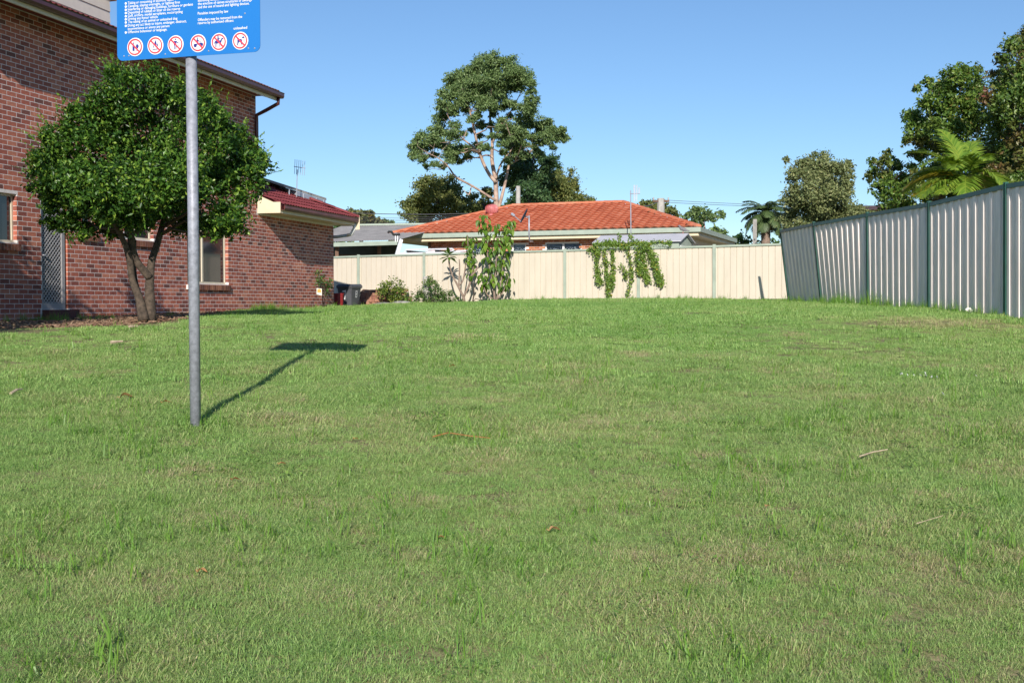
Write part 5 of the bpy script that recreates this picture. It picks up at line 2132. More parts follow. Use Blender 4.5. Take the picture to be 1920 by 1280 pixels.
# leafy sapling with big drooping leaves
sp = at(928, 566, Yc(928))
sp[2] = gz(sp[0], sp[1])
sap = thing('leafy_sapling', sp, 'upright sapling with big drooping heart shaped leaves in front of the cream fence', 'sapling')
Ys = sp[1]
stems = [([(928, 568), (926, 540), (918, 500), (909, 450), (906, 402)], [2.6, 2.0, 1.5, 1.2, .6]), ([(930, 566), (940, 530), (945, 480), (953, 440), (955, 412)], [2.0, 1.6, 1.3, 1.0, .5]),
         ([(926, 545), (930, 500), (932, 455), (930, 420)], [1.6, 1.3, 1.0, .5]), ([(924, 560), (912, 552), (905, 530), (900, 512)], [1.4, 1.2, .9, .5]), ([(932, 562), (945, 545), (954, 520)], [1.4, 1.0, .5])]
mb = MB()
sl_ = pixlimbs(stems, Ys)
for i, (P, r_) in enumerate(sl_):
    for j in range(len(P)):
        P[j] = P[j] + np.array([0, [0, .15, -.2, .1, -.15][i] * j / len(P), 0])
limb_tubes(mb, sl_, 6)
part('trunk', mb, M['greybark'], sap, True)
cnt = 0
wts = [90, 96, 60, 24, 28]
for (P, r_), n_ in zip(sl_, wts):
    P = np.array(P)
    for i in range(n_):
        t = rng.uniform(.30 if n_ > 40 else .5, 1.0) * (len(P) - 1)
        j = min(int(t), len(P) - 2)
        q = P[j] + (P[j + 1] - P[j]) * (t - j)
        a_ = rng.uniform(0, 6.283)
        out = np.array([math.cos(a_), math.sin(a_), 0])
        rad_ = rng.uniform(.03, .17)
        q = q + out * rad_
        hang_leaf(sap, HEART, q, out * .55 + np.array([0, 0, -1.0 + .3 * rng.normal()]), unit(out + np.array([0, -.35, .55]) + rng.normal(size=3) * .25), rng.uniform(.14, .25))

# frangipani: bare forks, one rosette, one leafy shoot
fp = at(870, 565, Yc(870))
fp[2] = gz(fp[0], fp[1])
fr_ = thing('frangipani', fp, 'bare forked frangipani with one leaf rosette in front of the cream fence', 'small tree')
fs_ = [([(870, 567), (869, 556)], [3.2, 2.6]), ([(869, 557), (860, 538), (848, 517), (842, 495), (842, 482)], [2.2, 2.0, 1.6, 1.4, 1.5]), ([(860, 537), (861, 520), (862, 500), (861, 486)], [1.5, 1.3, 1.2, 1.1]),
       ([(859, 537), (868, 528), (872, 505), (874, 493)], [1.5, 1.4, 1.2, 1.1]), ([(869, 557), (880, 535), (885, 517), (880, 490), (878, 465), (876, 440)], [2.2, 2.0, 1.8, 1.4, 1.1, .7]), ([(885, 517), (897, 500)], [1.8, 1.3]), ([(884, 518), (888, 500), (886, 470), (884, 445)], [1.4, 1.0, .8, .5])]
mb = MB()
fl_ = pixlimbs(fs_, fp[1])
limb_tubes(mb, fl_, 7)
part('trunk', mb, M['greybark'], fr_, True)
top_ = np.array(fl_[1][0][-1])
for i in range(16):
    a_ = i * 2.4
    out = np.array([math.cos(a_), math.sin(a_), 0])
    hang_leaf(fr_, LONG, top_ + np.array([0, 0, -.02 + .008 * i]), out + np.array([0, 0, .9 - .09 * (16 - i)]), unit(np.array([0, 0, 1.0]) + out * -.2), rng.uniform(.28, .38))
for li, n_ in ((4, 48), (6, 46)):
    P = np.array(fl_[li][0])
    for i in range(n_):
        t = rng.uniform(.35, 1.0) * (len(P) - 1)
        j = min(int(t), len(P) - 2)
        q = P[j] + (P[j + 1] - P[j]) * (t - j)
        a_ = rng.uniform(0, 6.283)
        out = np.array([math.cos(a_), math.sin(a_), 0])
        q = q + out * rng.uniform(.02, .12) * 1.0
        hang_leaf(fr_, HEART, q, out * .6 + np.array([0, 0, -1.0 + .3 * rng.normal()]), unit(out + np.array([0, -.35, .5]) + rng.normal(size=3) * .25), rng.uniform(.12, .20))

# shrubs of the bed
def shrub(name, label, lst, Y, m_, leafL, dens, base_px, depth=.35, wr=.45, sq=.9):
    return bushy(name, label, Y, lst, depth, m_, leafL, dens, base_px, wratio=wr, cat='shrub', trunkr=1.5, sq=sq, twig=.015, shell=.5)


shrub('yellow_green_shrub', 'yellow green shrub beside the grey wheelie bin and block wall', [(722, 540, 12), (735, 535, 13), (748, 540, 12), (715, 550, 10), (730, 553, 14), (745, 557, 13), (757, 552, 9), (735, 565, 13), (750, 567, 12), (765, 562, 9), (718, 532, 6), (752, 528, 5)], Yc(735) - .3, 'shrubyellow', .085, 900, 738)
shrub('green_shrub', 'bushy green shrub round the grey stump in front of the cream fence', [(790, 548, 13), (805, 540, 14), (820, 548, 14), (780, 560, 14), (800, 562, 16), (822, 562, 16), (840, 560, 12), (775, 568, 10), (850, 566, 10), (835, 552, 10), (846, 552, 7), (858, 562, 7), (812, 530, 7)], Yc(810) - .3, 'shrubgreen', .07, 1100, 808)
shrub('climbing_plant', 'small yellow green plant growing over the grey stump', [(800, 525, 6), (806, 520, 6), (798, 532, 7), (808, 530, 7), (816, 528, 4)], Yc(803) - .05, 'shrubyellow', .07, 900, 803, depth=.12)
shrub('ground_cover', 'low green ground cover along the foot of the cream fence under the sapling', [(868, 570, 7), (880, 568, 6), (892, 570, 6), (905, 569, 5), (918, 570, 5), (858, 571, 8), (845, 572, 8), (935, 568, 4)], Yc(890) - .2, 'shrubgreen', .06, 900, 885, sq=.6)
# grey stump
q = at(800, 560, Yc(800) + .25)
q[2] = gz(q[0], q[1])
mb = MB()
mb.lathe(q, [(.13, -.1), (.125, .3), (.12, .82), (.10, .87), (.0, .88)], 12)
single('stump', mb, M['concrete'], 'grey weathered stump half hidden by the green shrub', 'stump', smooth=True, base=q)
# vine hanging over the cream fence
vb = at(1172, 466, creamY(1172, -.05))
vine = thing('fence_vine', (vb[0], vb[1], gz(vb[0], vb[1])), 'leafy green vine hanging in strands over the cream fence below the shed', 'vine')
strands = [((1120, 462), (1119, 490), (1121, 520), (1126, 532), 5.5, 190), ((1133, 464), (1136, 500), (1140, 530), (1141, 557), 4.5, 170), ((1148, 464), (1149, 500), (1149, 520), (1148, 540), 4.2, 130), ((1165, 495), (1172, 510), (1174, 515), (1172, 522), 4, 55),
           ((1178, 472), (1183, 500), (1185, 520), (1176, 556), 3.4, 95), ((1196, 464), (1196, 490), (1198, 505), (1199, 514), 4.8, 140), ((1206, 462), (1207, 490), (1210, 515), (1216, 530), 5, 190), ((1218, 468), (1226, 492), (1234, 516), (1240, 534), 6.5, 330),
           ((1113, 460), (1135, 457), (1150, 457), (1168, 460), 5, 330), ((1172, 462), (1190, 455), (1205, 458), (1218, 460), 5, 230), ((1218, 456), (1235, 454), (1250, 456), (1258, 458), 3.2, 70), ((1100, 470), (1110, 466), (1118, 470), (1124, 480), 4, 50), ((1162, 450), (1164, 442), (1158, 443), (1163, 456), 2, 20), ((1178, 452), (1180, 444), (1186, 441), (1182, 456), 2, 20)]
VC = []
mb = MB()
for a0, a1, a2, a3, w_, n_ in strands:
    pts = np.array([a0, a1, a2, a3], float)
    n_ = int(n_ * 2.4)
    tt = rng.uniform(0, 1, n_) * 3
    line = []
    for q in np.linspace(0, 3, 10):
        j = min(int(q), 2)
        p_ = pts[j] + (pts[j + 1] - pts[j]) * (q - j)
        line.append(at(p_[0], p_[1], creamY(p_[0], -.09)))
    mb.tube(line, .006, 5)
    for q in tt:
        j = min(int(q), 2)
        p_ = pts[j] + (pts[j + 1] - pts[j]) * (q - j) + rng.normal(size=2) * np.array([w_ * .62, 3])
        VC.append(at(p_[0], p_[1], creamY(p_[0], rng.uniform(-.20, -.05))))
part('stems', mb, M['greybark'], vine)
VC = np.array(VC)
k = len(VC)
L = rng.uniform(.04, .08, k)
foliage('leaves', VC, unit(rng.normal(size=(k, 3)) * .7 + np.array([0, -.3, -.7])), unit(rng.normal(size=(k, 3)) * .6 + np.array([0, -.8, .4])), L, L * .8, M['vine'], vine, .15)

# plant growing against the wall with its plastic tag
s_, z_ = wall(607, 545, .25)
wb = Wp(s_, .22, gz(*Wp(s_, .25, 0)[:2]))
wp_ = thing('wall_plant', wb, 'small plant with an orange printed tag against the far end of the brick wall', 'plant')
tg = [(595, 512, 8), (600, 522, 9), (606, 530, 8), (612, 535, 8), (618, 528, 8), (620, 538, 8), (596, 530, 7), (612, 545, 7), (605, 520, 5), (615, 550, 5)]
cl_ = [(at(px, py, 31.9 - (px - 600) * -.012), r_ * pxm(32), .9) for px, py, r_ in tg]
off_ = []
for c, r_, q_ in cl_:
    # just in front of the wall
    s2, z2 = wall(960 + F * c[0] / c[1], 572 - F * c[2] / c[1], .17)
    off_.append((Wp(s2, .17, c[2]), r_, q_))
cc, oo = clump_points(off_, 800, .5)
ok = (cc[:, :2] - C0) @ NW > .03
cc, oo = cc[ok], oo[ok]
k = len(cc)
L = rng.uniform(.05, .10, k)
mb = MB()
for c, r_, q_ in off_[:8:2]:
    mb.tube([wb, (wb + c) / 2 + np.array([.05, 0, .05]), c], [.012, .01, .006], 5)
part('stem', mb, M['bark'], wp_)
foliage('leaves', cc, unit(rng.normal(size=(k, 3)) + oo * .4), unit(rng.normal(size=(k, 3)) * .6 + np.array([.2, -.5, .6])), L, L * .5, M['shrubgreen'], wp_)
mb = MB()
tc = Wp(wall(598.5, 546, .34)[0], .34, wall(598.5, 546, .34)[1])
for (w_, h0, h1, o_) in ((.075, -.10, .07, 0.0), ):
    mb.sheet([(-w_, h0 + .02), (w_, h0 - .02), (w_, h1), (-w_, h1 + .02)], .004, lambda a_, b_, c_: tc + np.array([a_ * .95, -c_, b_]))
tgp = part('tag', mb, M['tag'], wp_, label='white plant tag with an orange picture')
mb = MB()
mb.sheet([(-.05, -.03), (.06, -.04), (.055, .05), (0, .07), (-.05, .045)], .002, lambda a_, b_, c_: tc + np.array([a_ * .95, -.0065 - c_, b_]))
part('tag_picture', mb, M['tagorange'], tgp)

# ------------------------------------------------------------------ wheelie bin, red tub, block wall, stones
bb = at(655, 578, 35.2)
bb[2] = gz(bb[0], bb[1]) - .02
bn_ = thing('wheelie_bin', bb, 'dark grey wheelie bin with white number seven past the brick house corner', 'bin')
ang = R(-24)
bx = np.array([math.cos(ang), math.sin(ang), 0])
by = np.array([-math.sin(ang), math.cos(ang), 0])
H_ = at(655, 533, 35.2)[2] - bb[2]


def bp(u, v, z):
    return bb + bx * u + by * v + np.array([0, 0, z])


mb = MB()
w0, w1, d0, d1 = .205, .26, .21, .27
hb0, hb1 = .05, H_ * .90
mb.hexa([bp(-w0, -d0, hb0), bp(w0, -d0, hb0), bp(w0, d0, hb0), bp(-w0, d0, hb0), bp(-w1, -d1, hb1), bp(w1, -d1, hb1), bp(w1, d1, hb1), bp(-w1, d1, hb1)])
mb.hexa([bp(-w1 - .02, -d1 - .02, hb1 - .05), bp(w1 + .02, -d1 - .02, hb1 - .05), bp(w1 + .02, d1 + .02, hb1 - .05), bp(-w1 - .02, d1 + .02, hb1 - .05), bp(-w1 - .02, -d1 - .02, hb1), bp(w1 + .02, -d1 - .02, hb1), bp(w1 + .02, d1 + .02, hb1), bp(-w1 - .02, d1 + .02, hb1)])
part('body', mb, M['bin'], bn_)
mb = MB()
mb.hexa([bp(-w1 - .03, -d1 - .04, hb1 + .004), bp(w1 + .03, -d1 - .04, hb1 + .004), bp(w1 + .03, d1 + .05, hb1 + .004), bp(-w1 - .03, d1 + .05, hb1 + .004),
         bp(-w1 + .02, -d1 + .02, H_), bp(w1 - .02, -d1 + .02, H_), bp(w1 - .02, d1 + .02, H_ + .01), bp(-w1 + .02, d1 + .02, H_ + .01)])
part('lid', mb, M['bin'], bn_)
mb = MB()
mb.tube([bp(-w1, d1 + .06, hb1 - .02), bp(w1, d1 + .06, hb1 - .02)], .018, 8)
part('handle', mb, M['bin'], bn_)
for sg in (-1, 1):
    mb = MB()
    mb.tube([bp(sg * (w0 - .02), d0 - .02, .09), bp(sg * (w0 + .05), d0 - .02, .09)], .09, 14)
    part('wheel', mb, M['rubber'], bn_)
fy = lambda z: -(d0 + (d1 - d0) * (z - hb0) / (hb1 - hb0)) - .004
P7 = [(-.07, .13), (.08, .15), (.07, .11), (.02, -.13), (-.03, -.13), (.03, .10), (-.07, .09)]
mb = MB()
zc = H_ * .52
mb.add([bp(-.02 + a_ * .9, fy(zc + b_), zc + b_) for a_, b_ in P7], [(0, 1, 2, 5, 6), (2, 3, 4, 5)])
part('number', mb, M['white'], bn_)
sx = lambda z: (w0 + (w1 - w0) * (z - hb0) / (hb1 - hb0)) + .004
mb = MB()
zc = H_ * .56
for (a0, b0, a1, b1) in ((-.04, .09, .04, .09), (-.04, .0, .04, .0), (-.04, -.09, .04, -.09), (-.04, 0.0, -.04, .09), (.04, .0, .04, .09), (.04, -.09, .04, 0), (-.04, -.09, -.04, 0)):
    mb.add([bp(sx(zc + b_), .02 + a_, zc + b_) for a_, b_ in bar(a0 - .008 * (a0 != a1), b0, a1 + .008 * (a0 != a1), b1, .018)], [(0, 1, 2, 3)])
part('number', mb, M['white'], bn_)
tb = at(634.5, 577, 34.4)
tb[2] = gz(tb[0], tb[1])
mb = MB()
mb.lathe(tb, [(0, 0), (.14, 0), (.16, .36), (.175, .37), (.175, .40), (.15, .40), (.13, .05)], 16)
single('red_tub', mb, M['redplastic'], 'red plastic tub tucked between the brick house corner and the grey bin', 'tub', smooth=False, base=tb)
hw = at(690, 574, 36.4)
hw[2] = gz(hw[0], hw[1])
bwall = thing('block_wall', hw, 'low curved terracotta block garden wall right of the grey bin', 'garden wall')
row = 0
for rz_ in range(6):
    for i in range(9 - rz_ // 3):
        x_ = 676 + i * 10.4 + (5 if rz_ % 2 else 0) - (0 if rz_ < 4 else -6)
        Yb = 36.9 - .28 * math.sin(i / 8 * 3.0)
        p_ = at(x_, 574, Yb)
        mb = MB()
        z0_ = gz(p_[0], p_[1]) - .08 + rz_ * .102
        ln_ = .078 * 1.0
        wdt = 9.9 * pxm(36.5)
        lean = rz_ * .018
        mb.box((p_[0] - wdt / 2, Yb + lean, z0_), (p_[0] + wdt / 2, Yb + lean + .12, z0_ + .096))
        part('block', mb, M['block'], bwall)
# earth behind the block wall
mb = MB()
p0, p1 = at(670, 560, 37.2), at(775, 560, 37.2)
zt_ = at(700, 547, 37.2)[2]
mb.hexa([(p0[0], 37.15, -.6), (p1[0], 37.15, -.6), (p1[0], 38.0, -.6), (p0[0], 38.0, -.6), (p0[0] + .1, 37.2, zt_), (p1[0], 37.2, zt_ - .15), (p1[0], 37.9, zt_ - .1), (p0[0] + .1, 37.9, zt_ + .1)])
M['earth'] = mat('brown_garden_soil', (0.17, 0.10, 0.065), 1.0, .3, 8, .6)
o = part('garden_soil', mb, M['earth'], None)
o['kind'] = 'structure'


def stone(px, py, w_, h_, Y, label):
    c = at(px, py, Y)
    c[2] = gz(c[0], c[1])
    mb = MB()
    n1, n2 = 12, 5
    vs = []
    rs_ = rng.uniform(.8, 1.15, n1)
    for j in range(n2 + 1):
        ph = j / n2 * math.pi / 2
        for i in range(n1):
            a_ = 2 * math.pi * i / n1
            vs.append(c + np.array([w_ * math.cos(a_) * math.cos(ph) * rs_[i], w_ * .6 * math.sin(a_) * math.cos(ph) * rs_[i], h_ * math.sin(ph) ** .7 + rng.uniform(-.01, .01) - .03]))
    mb.add(vs, [(j * n1 + i, j * n1 + (i + 1) % n1, (j + 1) * n1 + (i + 1) % n1, (j + 1) * n1 + i) for j in range(n2) for i in range(n1)])
    single('garden_stone', mb, M['rock'], label, 'stone', smooth=True, base=c)


stone(722, 573, .42, .11, 35.2, 'flat grey garden stone in front of the block wall')
stone(754, 573, .36, .14, 35.2, 'flat grey garden stone below the yellow green shrub')
stone(972, 562, .55, .07, 35.0, 'low flat grey stone at the cream fence foot right of the sapling')

# ================================================================== lawn
def vnoise(x, y, sc, seed):
    r_ = np.random.default_rng(seed)
    G = r_.uniform(0, 1, (64, 64))
    u = x / sc + 1000.3
    v = y / sc + 1000.7
    i, j = np.floor(u).astype(int), np.floor(v).astype(int)
    fu, fv = u - i, v - j
    fu = fu * fu * (3 - 2 * fu)
    fv = fv * fv * (3 - 2 * fv)
    i, j = i % 64, j % 64
    i1, j1 = (i + 1) % 64, (j + 1) % 64
    return (G[i, j] * (1 - fu) + G[i1, j] * fu) * (1 - fv) + (G[i, j1] * (1 - fu) + G[i1, j1] * fu) * fv


BARE = []
for px, py, wx, wy in ((1730, 605, 95, 9), (1880, 611, 60, 7), (1650, 610, 30, 5), (1745, 1075, 42, 26), (1478, 628, 16, 7), (800, 940, 30, 12), (1432, 912, 22, 12), (1200, 665, 26, 6), (1560, 1195, 26, 12), (870, 632, 16, 5), (340, 838, 32, 8), (360, 890, 34, 10),
                       (1425, 1045, 22, 12), (1480, 1085, 18, 10), (1640, 990, 18, 10), (1870, 1130, 26, 16), (690, 720, 10, 4), (1100, 790, 26, 6), (490, 700, 14, 4), (1330, 860, 24, 8), (620, 1120, 24, 10), (1180, 1040, 24, 10), (1335, 1100, 24, 12), (1850, 690, 26, 5), (1765, 690, 22, 5), (1000, 900, 20, 8), (1250, 930, 24, 10), (1320, 700, 20, 4)):
    c = onground(px, py)
    e = onground(px, py + wy)
    BARE.append((c[0], c[1], wx * pxm(c[1]), max(.06, abs(c[1] - e[1]))))


def bare(x, y):
    v = np.zeros_like(x)
    for cx_, cy_, rx, ry in BARE:
        v = np.maximum(v, np.exp(-(((x - cx_) / rx) ** 2 + ((y - cy_) / ry) ** 2)))
    return v


_m = []
for px, py in ((48, 618), (80, 627), (130, 622), (200, 617), (280, 613), (330, 608), (352, 602)):
    c = onground(px, py)
    _m.append((-((c[:2] - C0) @ DW), (c[:2] - C0) @ NW))
_m.sort()
MS = [-5, 2.4, 2.5, 3.3, 3.5, 4.4, 4.5, 6.3, 6.4] + [max(a_, 6.5 + .01 * i_) for i_, (a_, b_) in enumerate(_m)] + [_m[-1][0] + .4, 20]
MN = [.1, .1, .25, .55, .25, .2, .15, .15, .3] + [b_ for a_, b_ in _m] + [.3, .3]


def mulchmask(x, y):
    """strip of bark mulch along the house wall"""
    q = np.stack([x - C0[0], y - C0[1]], -1)
    nn = q @ NW
    s_ = -(q @ DW)
    edge = np.interp(s_, MS, MN) + .12 * np.sin(s_ * 5.3)
    return (nn < edge), nn, s_


def blade_patch(name, nbl, rad, lmin, lmax, w, lean, seed, mats, lie=0.0):
    r_ = np.random.default_rng(seed)
    V, Fc, MI = [], [], []
    for i in range(nbl):
        a_ = r_.uniform(0, 6.283)
        rr = rad * math.sqrt(r_.uniform(0, 1))
        p_ = np.array([rr * math.cos(a_), rr * math.sin(a_), -.005])
        h_ = r_.uniform(0, 6.283)
        ln_ = r_.uniform(lmin, lmax)
        tilt = abs(r_.normal(0, lean)) + lie * r_.uniform(.5, 1)
        tilt = min(tilt, 1.45)
        d1 = np.array([math.cos(h_) * math.sin(tilt * .6), math.sin(h_) * math.sin(tilt * .6), math.cos(tilt * .6)])
        t2 = min(1.6, tilt * 1.5 + .15)
        d2 = np.array([math.cos(h_) * math.sin(t2), math.sin(h_) * math.sin(t2), math.cos(t2)])
        sa = h_ + 1.57 + r_.uniform(-.9, .9)
        sd = np.array([math.cos(sa), math.sin(sa), 0]) * w * r_.uniform(.7, 1.2) * .5
        m_ = p_ + d1 * ln_ * .55
        e_ = m_ + d2 * ln_ * .45
        b = len(V)
        V += [p_ - sd, p_ + sd, m_ + sd * .8, m_ - sd * .8, e_]
        Fc += [(b, b + 1, b + 2, b + 3), (b + 3, b + 2, b + 4)]
    me = bpy.data.meshes.new(name)
    me.from_pydata([tuple(v) for v in V], [], Fc)
    me.materials.append(mats)
    me.update()
    return me


def grassmat(name, stops, trans=.3, rough=.5):
    m, n, l, p = newmat(name)
    g = n.new('ShaderNodeNewGeometry')
    at_ = n.new('ShaderNodeAttribute')
    at_.attribute_type = 'INSTANCER'
    at_.attribute_name = 'tint'
    md = n.new('ShaderNodeMath')
    md.operation = 'MULTIPLY_ADD'
    md.inputs[1].default_value = .42
    l.new(g.outputs['Random Per Island'], md.inputs[0])
    l.new(at_.outputs['Fac'], md.inputs[2])
    r = ramp(n, stops)
    l.new(md.outputs[0], r.inputs[0])
    l.new(r.outputs[0], p.inputs['Base Color'])
    p.inputs['Roughness'].default_value = rough
    p.inputs['Specular IOR Level'].default_value = .35
    t = n.new('ShaderNodeBsdfTranslucent')
    l.new(r.outputs[0], t.inputs['Color'])
    ms = n.new('ShaderNodeMixShader')
    ms.inputs[0].default_value = trans
    l.new(p.outputs[0], ms.inputs[1])
    l.new(t.outputs[0], ms.inputs[2])
    l.new(ms.outputs[0], n['Material Output'].inputs[0])
    return m


GST = [(0.0, (0.16, 0.32, 0.075)), (0.25, (0.235, 0.415, 0.105)), (0.5, (0.315, 0.48, 0.135)), (0.72, (0.41, 0.51, 0.18)), (0.88, (0.52, 0.46, 0.24)), (1.0, (0.60, 0.47, 0.31))]
M['grass'] = grassmat('lawn_grass', GST)
M['broadgrass'] = grassmat('broad_grass', [(0.0, (0.08, 0.20, 0.025)), (0.4, (0.14, 0.30, 0.04)), (0.8, (0.22, 0.36, 0.06)), (1.0, (0.32, 0.40, 0.12))], .35, .4)
M['clover'] = grassmat('broadleaf_weed', [(0.0, (0.12, 0.26, 0.05)), (0.6, (0.22, 0.36, 0.07)), (1.0, (0.30, 0.42, 0.10))], .3, .5)


def weed_patch(name, k_, rad, size, seed):
    r_ = np.random.default_rng(seed)
    V, Fc = [], []
    for i in range(k_):
        a_ = r_.uniform(0, 6.283)
        rr = rad * math.sqrt(r_.uniform(0, 1))
        c = np.array([rr * math.cos(a_), rr * math.sin(a_), r_.uniform(.015, .035)])
        h_ = r_.uniform(0, 6.283)
        d = np.array([math.cos(h_), math.sin(h_), .45 * math.sin(h_) + r_.uniform(-.2, .3)])
        sd = np.array([-d[1], d[0], r_.uniform(-.3, .3)])
        s_ = size * r_.uniform(.6, 1.2)
        b = len(V)
        V += [c - d * s_ * .5, c + sd * s_ * .32, c + d * s_ * .5, c - sd * s_ * .32]
        Fc += [(b, b + 1, b + 2, b + 3)]
    me = bpy.data.meshes.new(name)
    me.from_pydata([tuple(v) for v in V], [], Fc)
    me.materials.append(M['clover'])
    return me


SRC = bpy.data.collections.new('grass_blades')
src = [blade_patch('a0', 150, .085, .012, .036, .0020, .85, 1, M['grass'], .4),
       blade_patch('a1', 150, .085, .012, .036, .0020, .9, 2, M['grass'], .8),
       blade_patch('b0', 190, .15, .02, .048, .0034, .8, 3, M['grass'], .4),
       blade_patch('b1', 190, .15, .02, .045, .0034, .9, 4, M['grass'], .7),
       blade_patch('c0', 150, .26, .035, .07, .0085, .65, 5, M['grass'], .2),
       blade_patch('c1', 150, .26, .03, .06, .008, .75, 6, M['grass'], .35),
       blade_patch('d0', 7, .035, .07, .165, .0068, .75, 7, M['broadgrass'], .35),
       blade_patch('d1', 8, .06, .06, .14, .0060, .9, 8, M['broadgrass'], .7),
       weed_patch('e0', 26, .09, .018, 9),
       blade_patch('f0', 26, .10, .14, .34, .006, .25, 10, M['broadgrass']),
       blade_patch('g0', 110, .10, .025, .075, .0022, .5, 11, M['grass'], 1.25)]
for i, me in enumerate(src):
    SRC.objects.link(bpy.data.objects.new('blade%02d' % i, me))

PX, PYY, PI, PS, PT = [], [], [], [], []


def scatter(y0, y1, dens, kinds, smin, smax, keep=None, tshift=0.0):
    half = lambda y: y * .455 + (2.6 if y0 < 18 else .8)
    area = (half(y0) + half(y1)) * (y1 - y0)
    n_ = int(area * dens)
    y = rng.uniform(y0, y1, int(n_ * 1.35))
    x = rng.uniform(-half(y1), half(y1), len(y))
    ok = np.abs(x) < half(y)
    x, y = x[ok], y[ok]
    mk, nn, s_ = mulchmask(x, y)
    ok = ~mk & (nn > 0.05)
    # stay on the lawn side of the fences
    gxs = np.interp(y, [b[1] for b in gbs], [b[0] for b in gbs])
    ok &= ~((x > gxs - .02) & (y < 31.2) & (y > 9.0))
    ok &= ((np.stack([x, y], -1) - CL0) @ CNRM) < -.06
    bf = bare(x, y)
    ok &= rng.uniform(0, 1, len(x)) > bf * .5
    if keep is not None:
        ok &= keep(x, y)
    x, y, bf = x[ok], y[ok], bf[ok]
    t = .18 * vnoise(x, y, 1.1, 5) + .24 * vnoise(x, y, .35, 6) + .20 * vnoise(x, y, 3.7, 7) - .06 + tshift
    dry = np.clip((vnoise(x, y, .33, 12) - .80) * 2.2, 0, 1)
    t = t + .36 * bf + .5 * dry
    t = t + np.clip((9.0 - y) / 9.0, 0, 1) * .03
    t = t - np.clip((y - 12) / 20, 0, 1) * .06
    t = np.clip(t + rng.normal(0, .045, len(x)), 0, .62)
    PX.append(x)
    PYY.append(y)
    PI.append(rng.choice(kinds, len(x)))
    PS.append(rng.uniform(smin, smax, len(x)) * (1 - .35 * bf) * (.72 + .55 * vnoise(x, y, .9, 21)))
    PT.append(t)


scatter(2.6, 6.0, 190, [0, 1], .75, 1.15)
scatter(6.0, 10.0, 140, [0, 1], .9, 1.3)
scatter(2.6, 10.0, 16, [2, 3], .8, 1.1)
scatter(10.0, 18.0, 52, [2, 3], .75, 1.15)
scatter(18.0, 39.0, 24, [4, 5], .75, 1.1)
scatter(10.0, 18.0, 5, [4, 5], .7, 1.0)
cov = lambda x, y: (vnoise(x, y, .7, 31) + .45 * vnoise(x, y, .22, 32)) > .86
scatter(2.6, 9.0, 55, [6, 7], .55, 1.15, cov)
scatter(2.6, 9.0, 9, [6, 7], .5, .95)
scatter(9.0, 20.0, 7, [6, 7], .8, 1.3)
scatter(20.0, 36.0, 2.5, [6, 7], 1.0, 1.6)
scatter(2.6, 9.0, 22, [8], .8, 1.3, lambda x, y: vnoise(x, y, .6, 41) > .74)
scatter(2.6, 7.0, 90, [10], .8, 1.2, None, .14)
scatter(7.0, 13.0, 40, [10], 1.2, 1.7, None, .12)
scatter(13.0, 30.0, 8, [10], 2.0, 3.0, lambda x, y: bare(x, y) > .15, .2)
scatter(2.6, 16.0, 120, [10], 1.0, 1.6, lambda x, y: bare(x, y) > .25, .25)

# long grass along the fence and wall feet
def edge_line(A, B, n_, off, spread, kind, smin, smax):
    t = rng.uniform(0, 1, n_)
    P = np.asarray(A)[None, :2] + (np.asarray(B) - np.asarray(A))[None, :2] * t[:, None] + rng.normal(size=(n_, 2)) * spread + np.asarray(off)[None, :2]
    ok = np.ones(n_, bool)
    ok &= ((P - CL0) @ CNRM) < -.05
    ok &= ((P - C0) @ NW > .06) | (P[:, 0] > -4)
    ok &= P[:, 0] < np.interp(P[:, 1], [b[1] for b in gbs], [b[0] for b in gbs]) - .04
    P = P[ok]
    PX.append(P[:, 0])
    PYY.append(P[:, 1])
    PI.append(np.full(len(P), kind))
    PS.append(rng.uniform(smin, smax, len(P)))
    PT.append(np.clip(rng.normal(.25, .12, len(P)), 0, .6))


for i in range(2, len(gbs) - 1):
    edge_line(gbs[i], gbs[i + 1], 26, (-.10, 0), .05, 9, .4, 1.0)
    edge_line(gbs[i], gbs[i + 1], 60, (-.14, 0), .10, 4, .7, 1.2)
edge_line(gbs[5], gbs[6], 16, (-.18, -1.2), .12, 9, .8, 1.5)
edge_line(CBASE[3], CBASE[7], 90, (0, -.12), .06, 9, .25, .7)
edge_line(Wp(6.0, .75, 0), Wp(4.4, .4, 0), 46, (0, 0), .16, 9, .5, .95)
edge_line(Wp(9, 1.4, 0), Wp(14.5, 1.4, 0), 9, (0, 0), .5, 9, .35, .7)
edge_line(Wp(3.4, .15, 0), Wp(.2, .15, 0), 40, (0, 0), .06, 9, .3, .6)
edge_line(Wp(13.9, .3, 0), Wp(12.4, .9, 0), 26, (0, 0), .3, 9, .4, .8)
x = np.concatenate(PX)
y = np.concatenate(PYY)
z = ground(x, y)
me = bpy.data.meshes.new('grass')
me.vertices.add(len(x))
me.vertices.foreach_set('co', np.stack([x, y, z], -1).astype(np.float32).ravel())
a1_ = me.attributes.new('kind_id', 'INT', 'POINT')
a1_.data.foreach_set('value', np.concatenate(PI).astype(np.int32))
a2_ = me.attributes.new('size', 'FLOAT', 'POINT')
a2_.data.foreach_set('value', np.concatenate(PS).astype(np.float32))
a3_ = me.attributes.new('tint', 'FLOAT', 'POINT')
a3_.data.foreach_set('value', np.concatenate(PT).astype(np.float32))
a4_ = me.attributes.new('turn', 'FLOAT_VECTOR', 'POINT')
tv = np.stack([rng.normal(0, .06, len(x)), rng.normal(0, .06, len(x)), rng.uniform(0, 6.283, len(x))], -1)
a4_.data.foreach_set('vector', tv.astype(np.float32).ravel())
me.update()
gobj = link(bpy.data.objects.new('grass', me))
gobj['kind'] = 'stuff'
gobj['label'] = 'mown green lawn grass with dry patches and taller tufts'
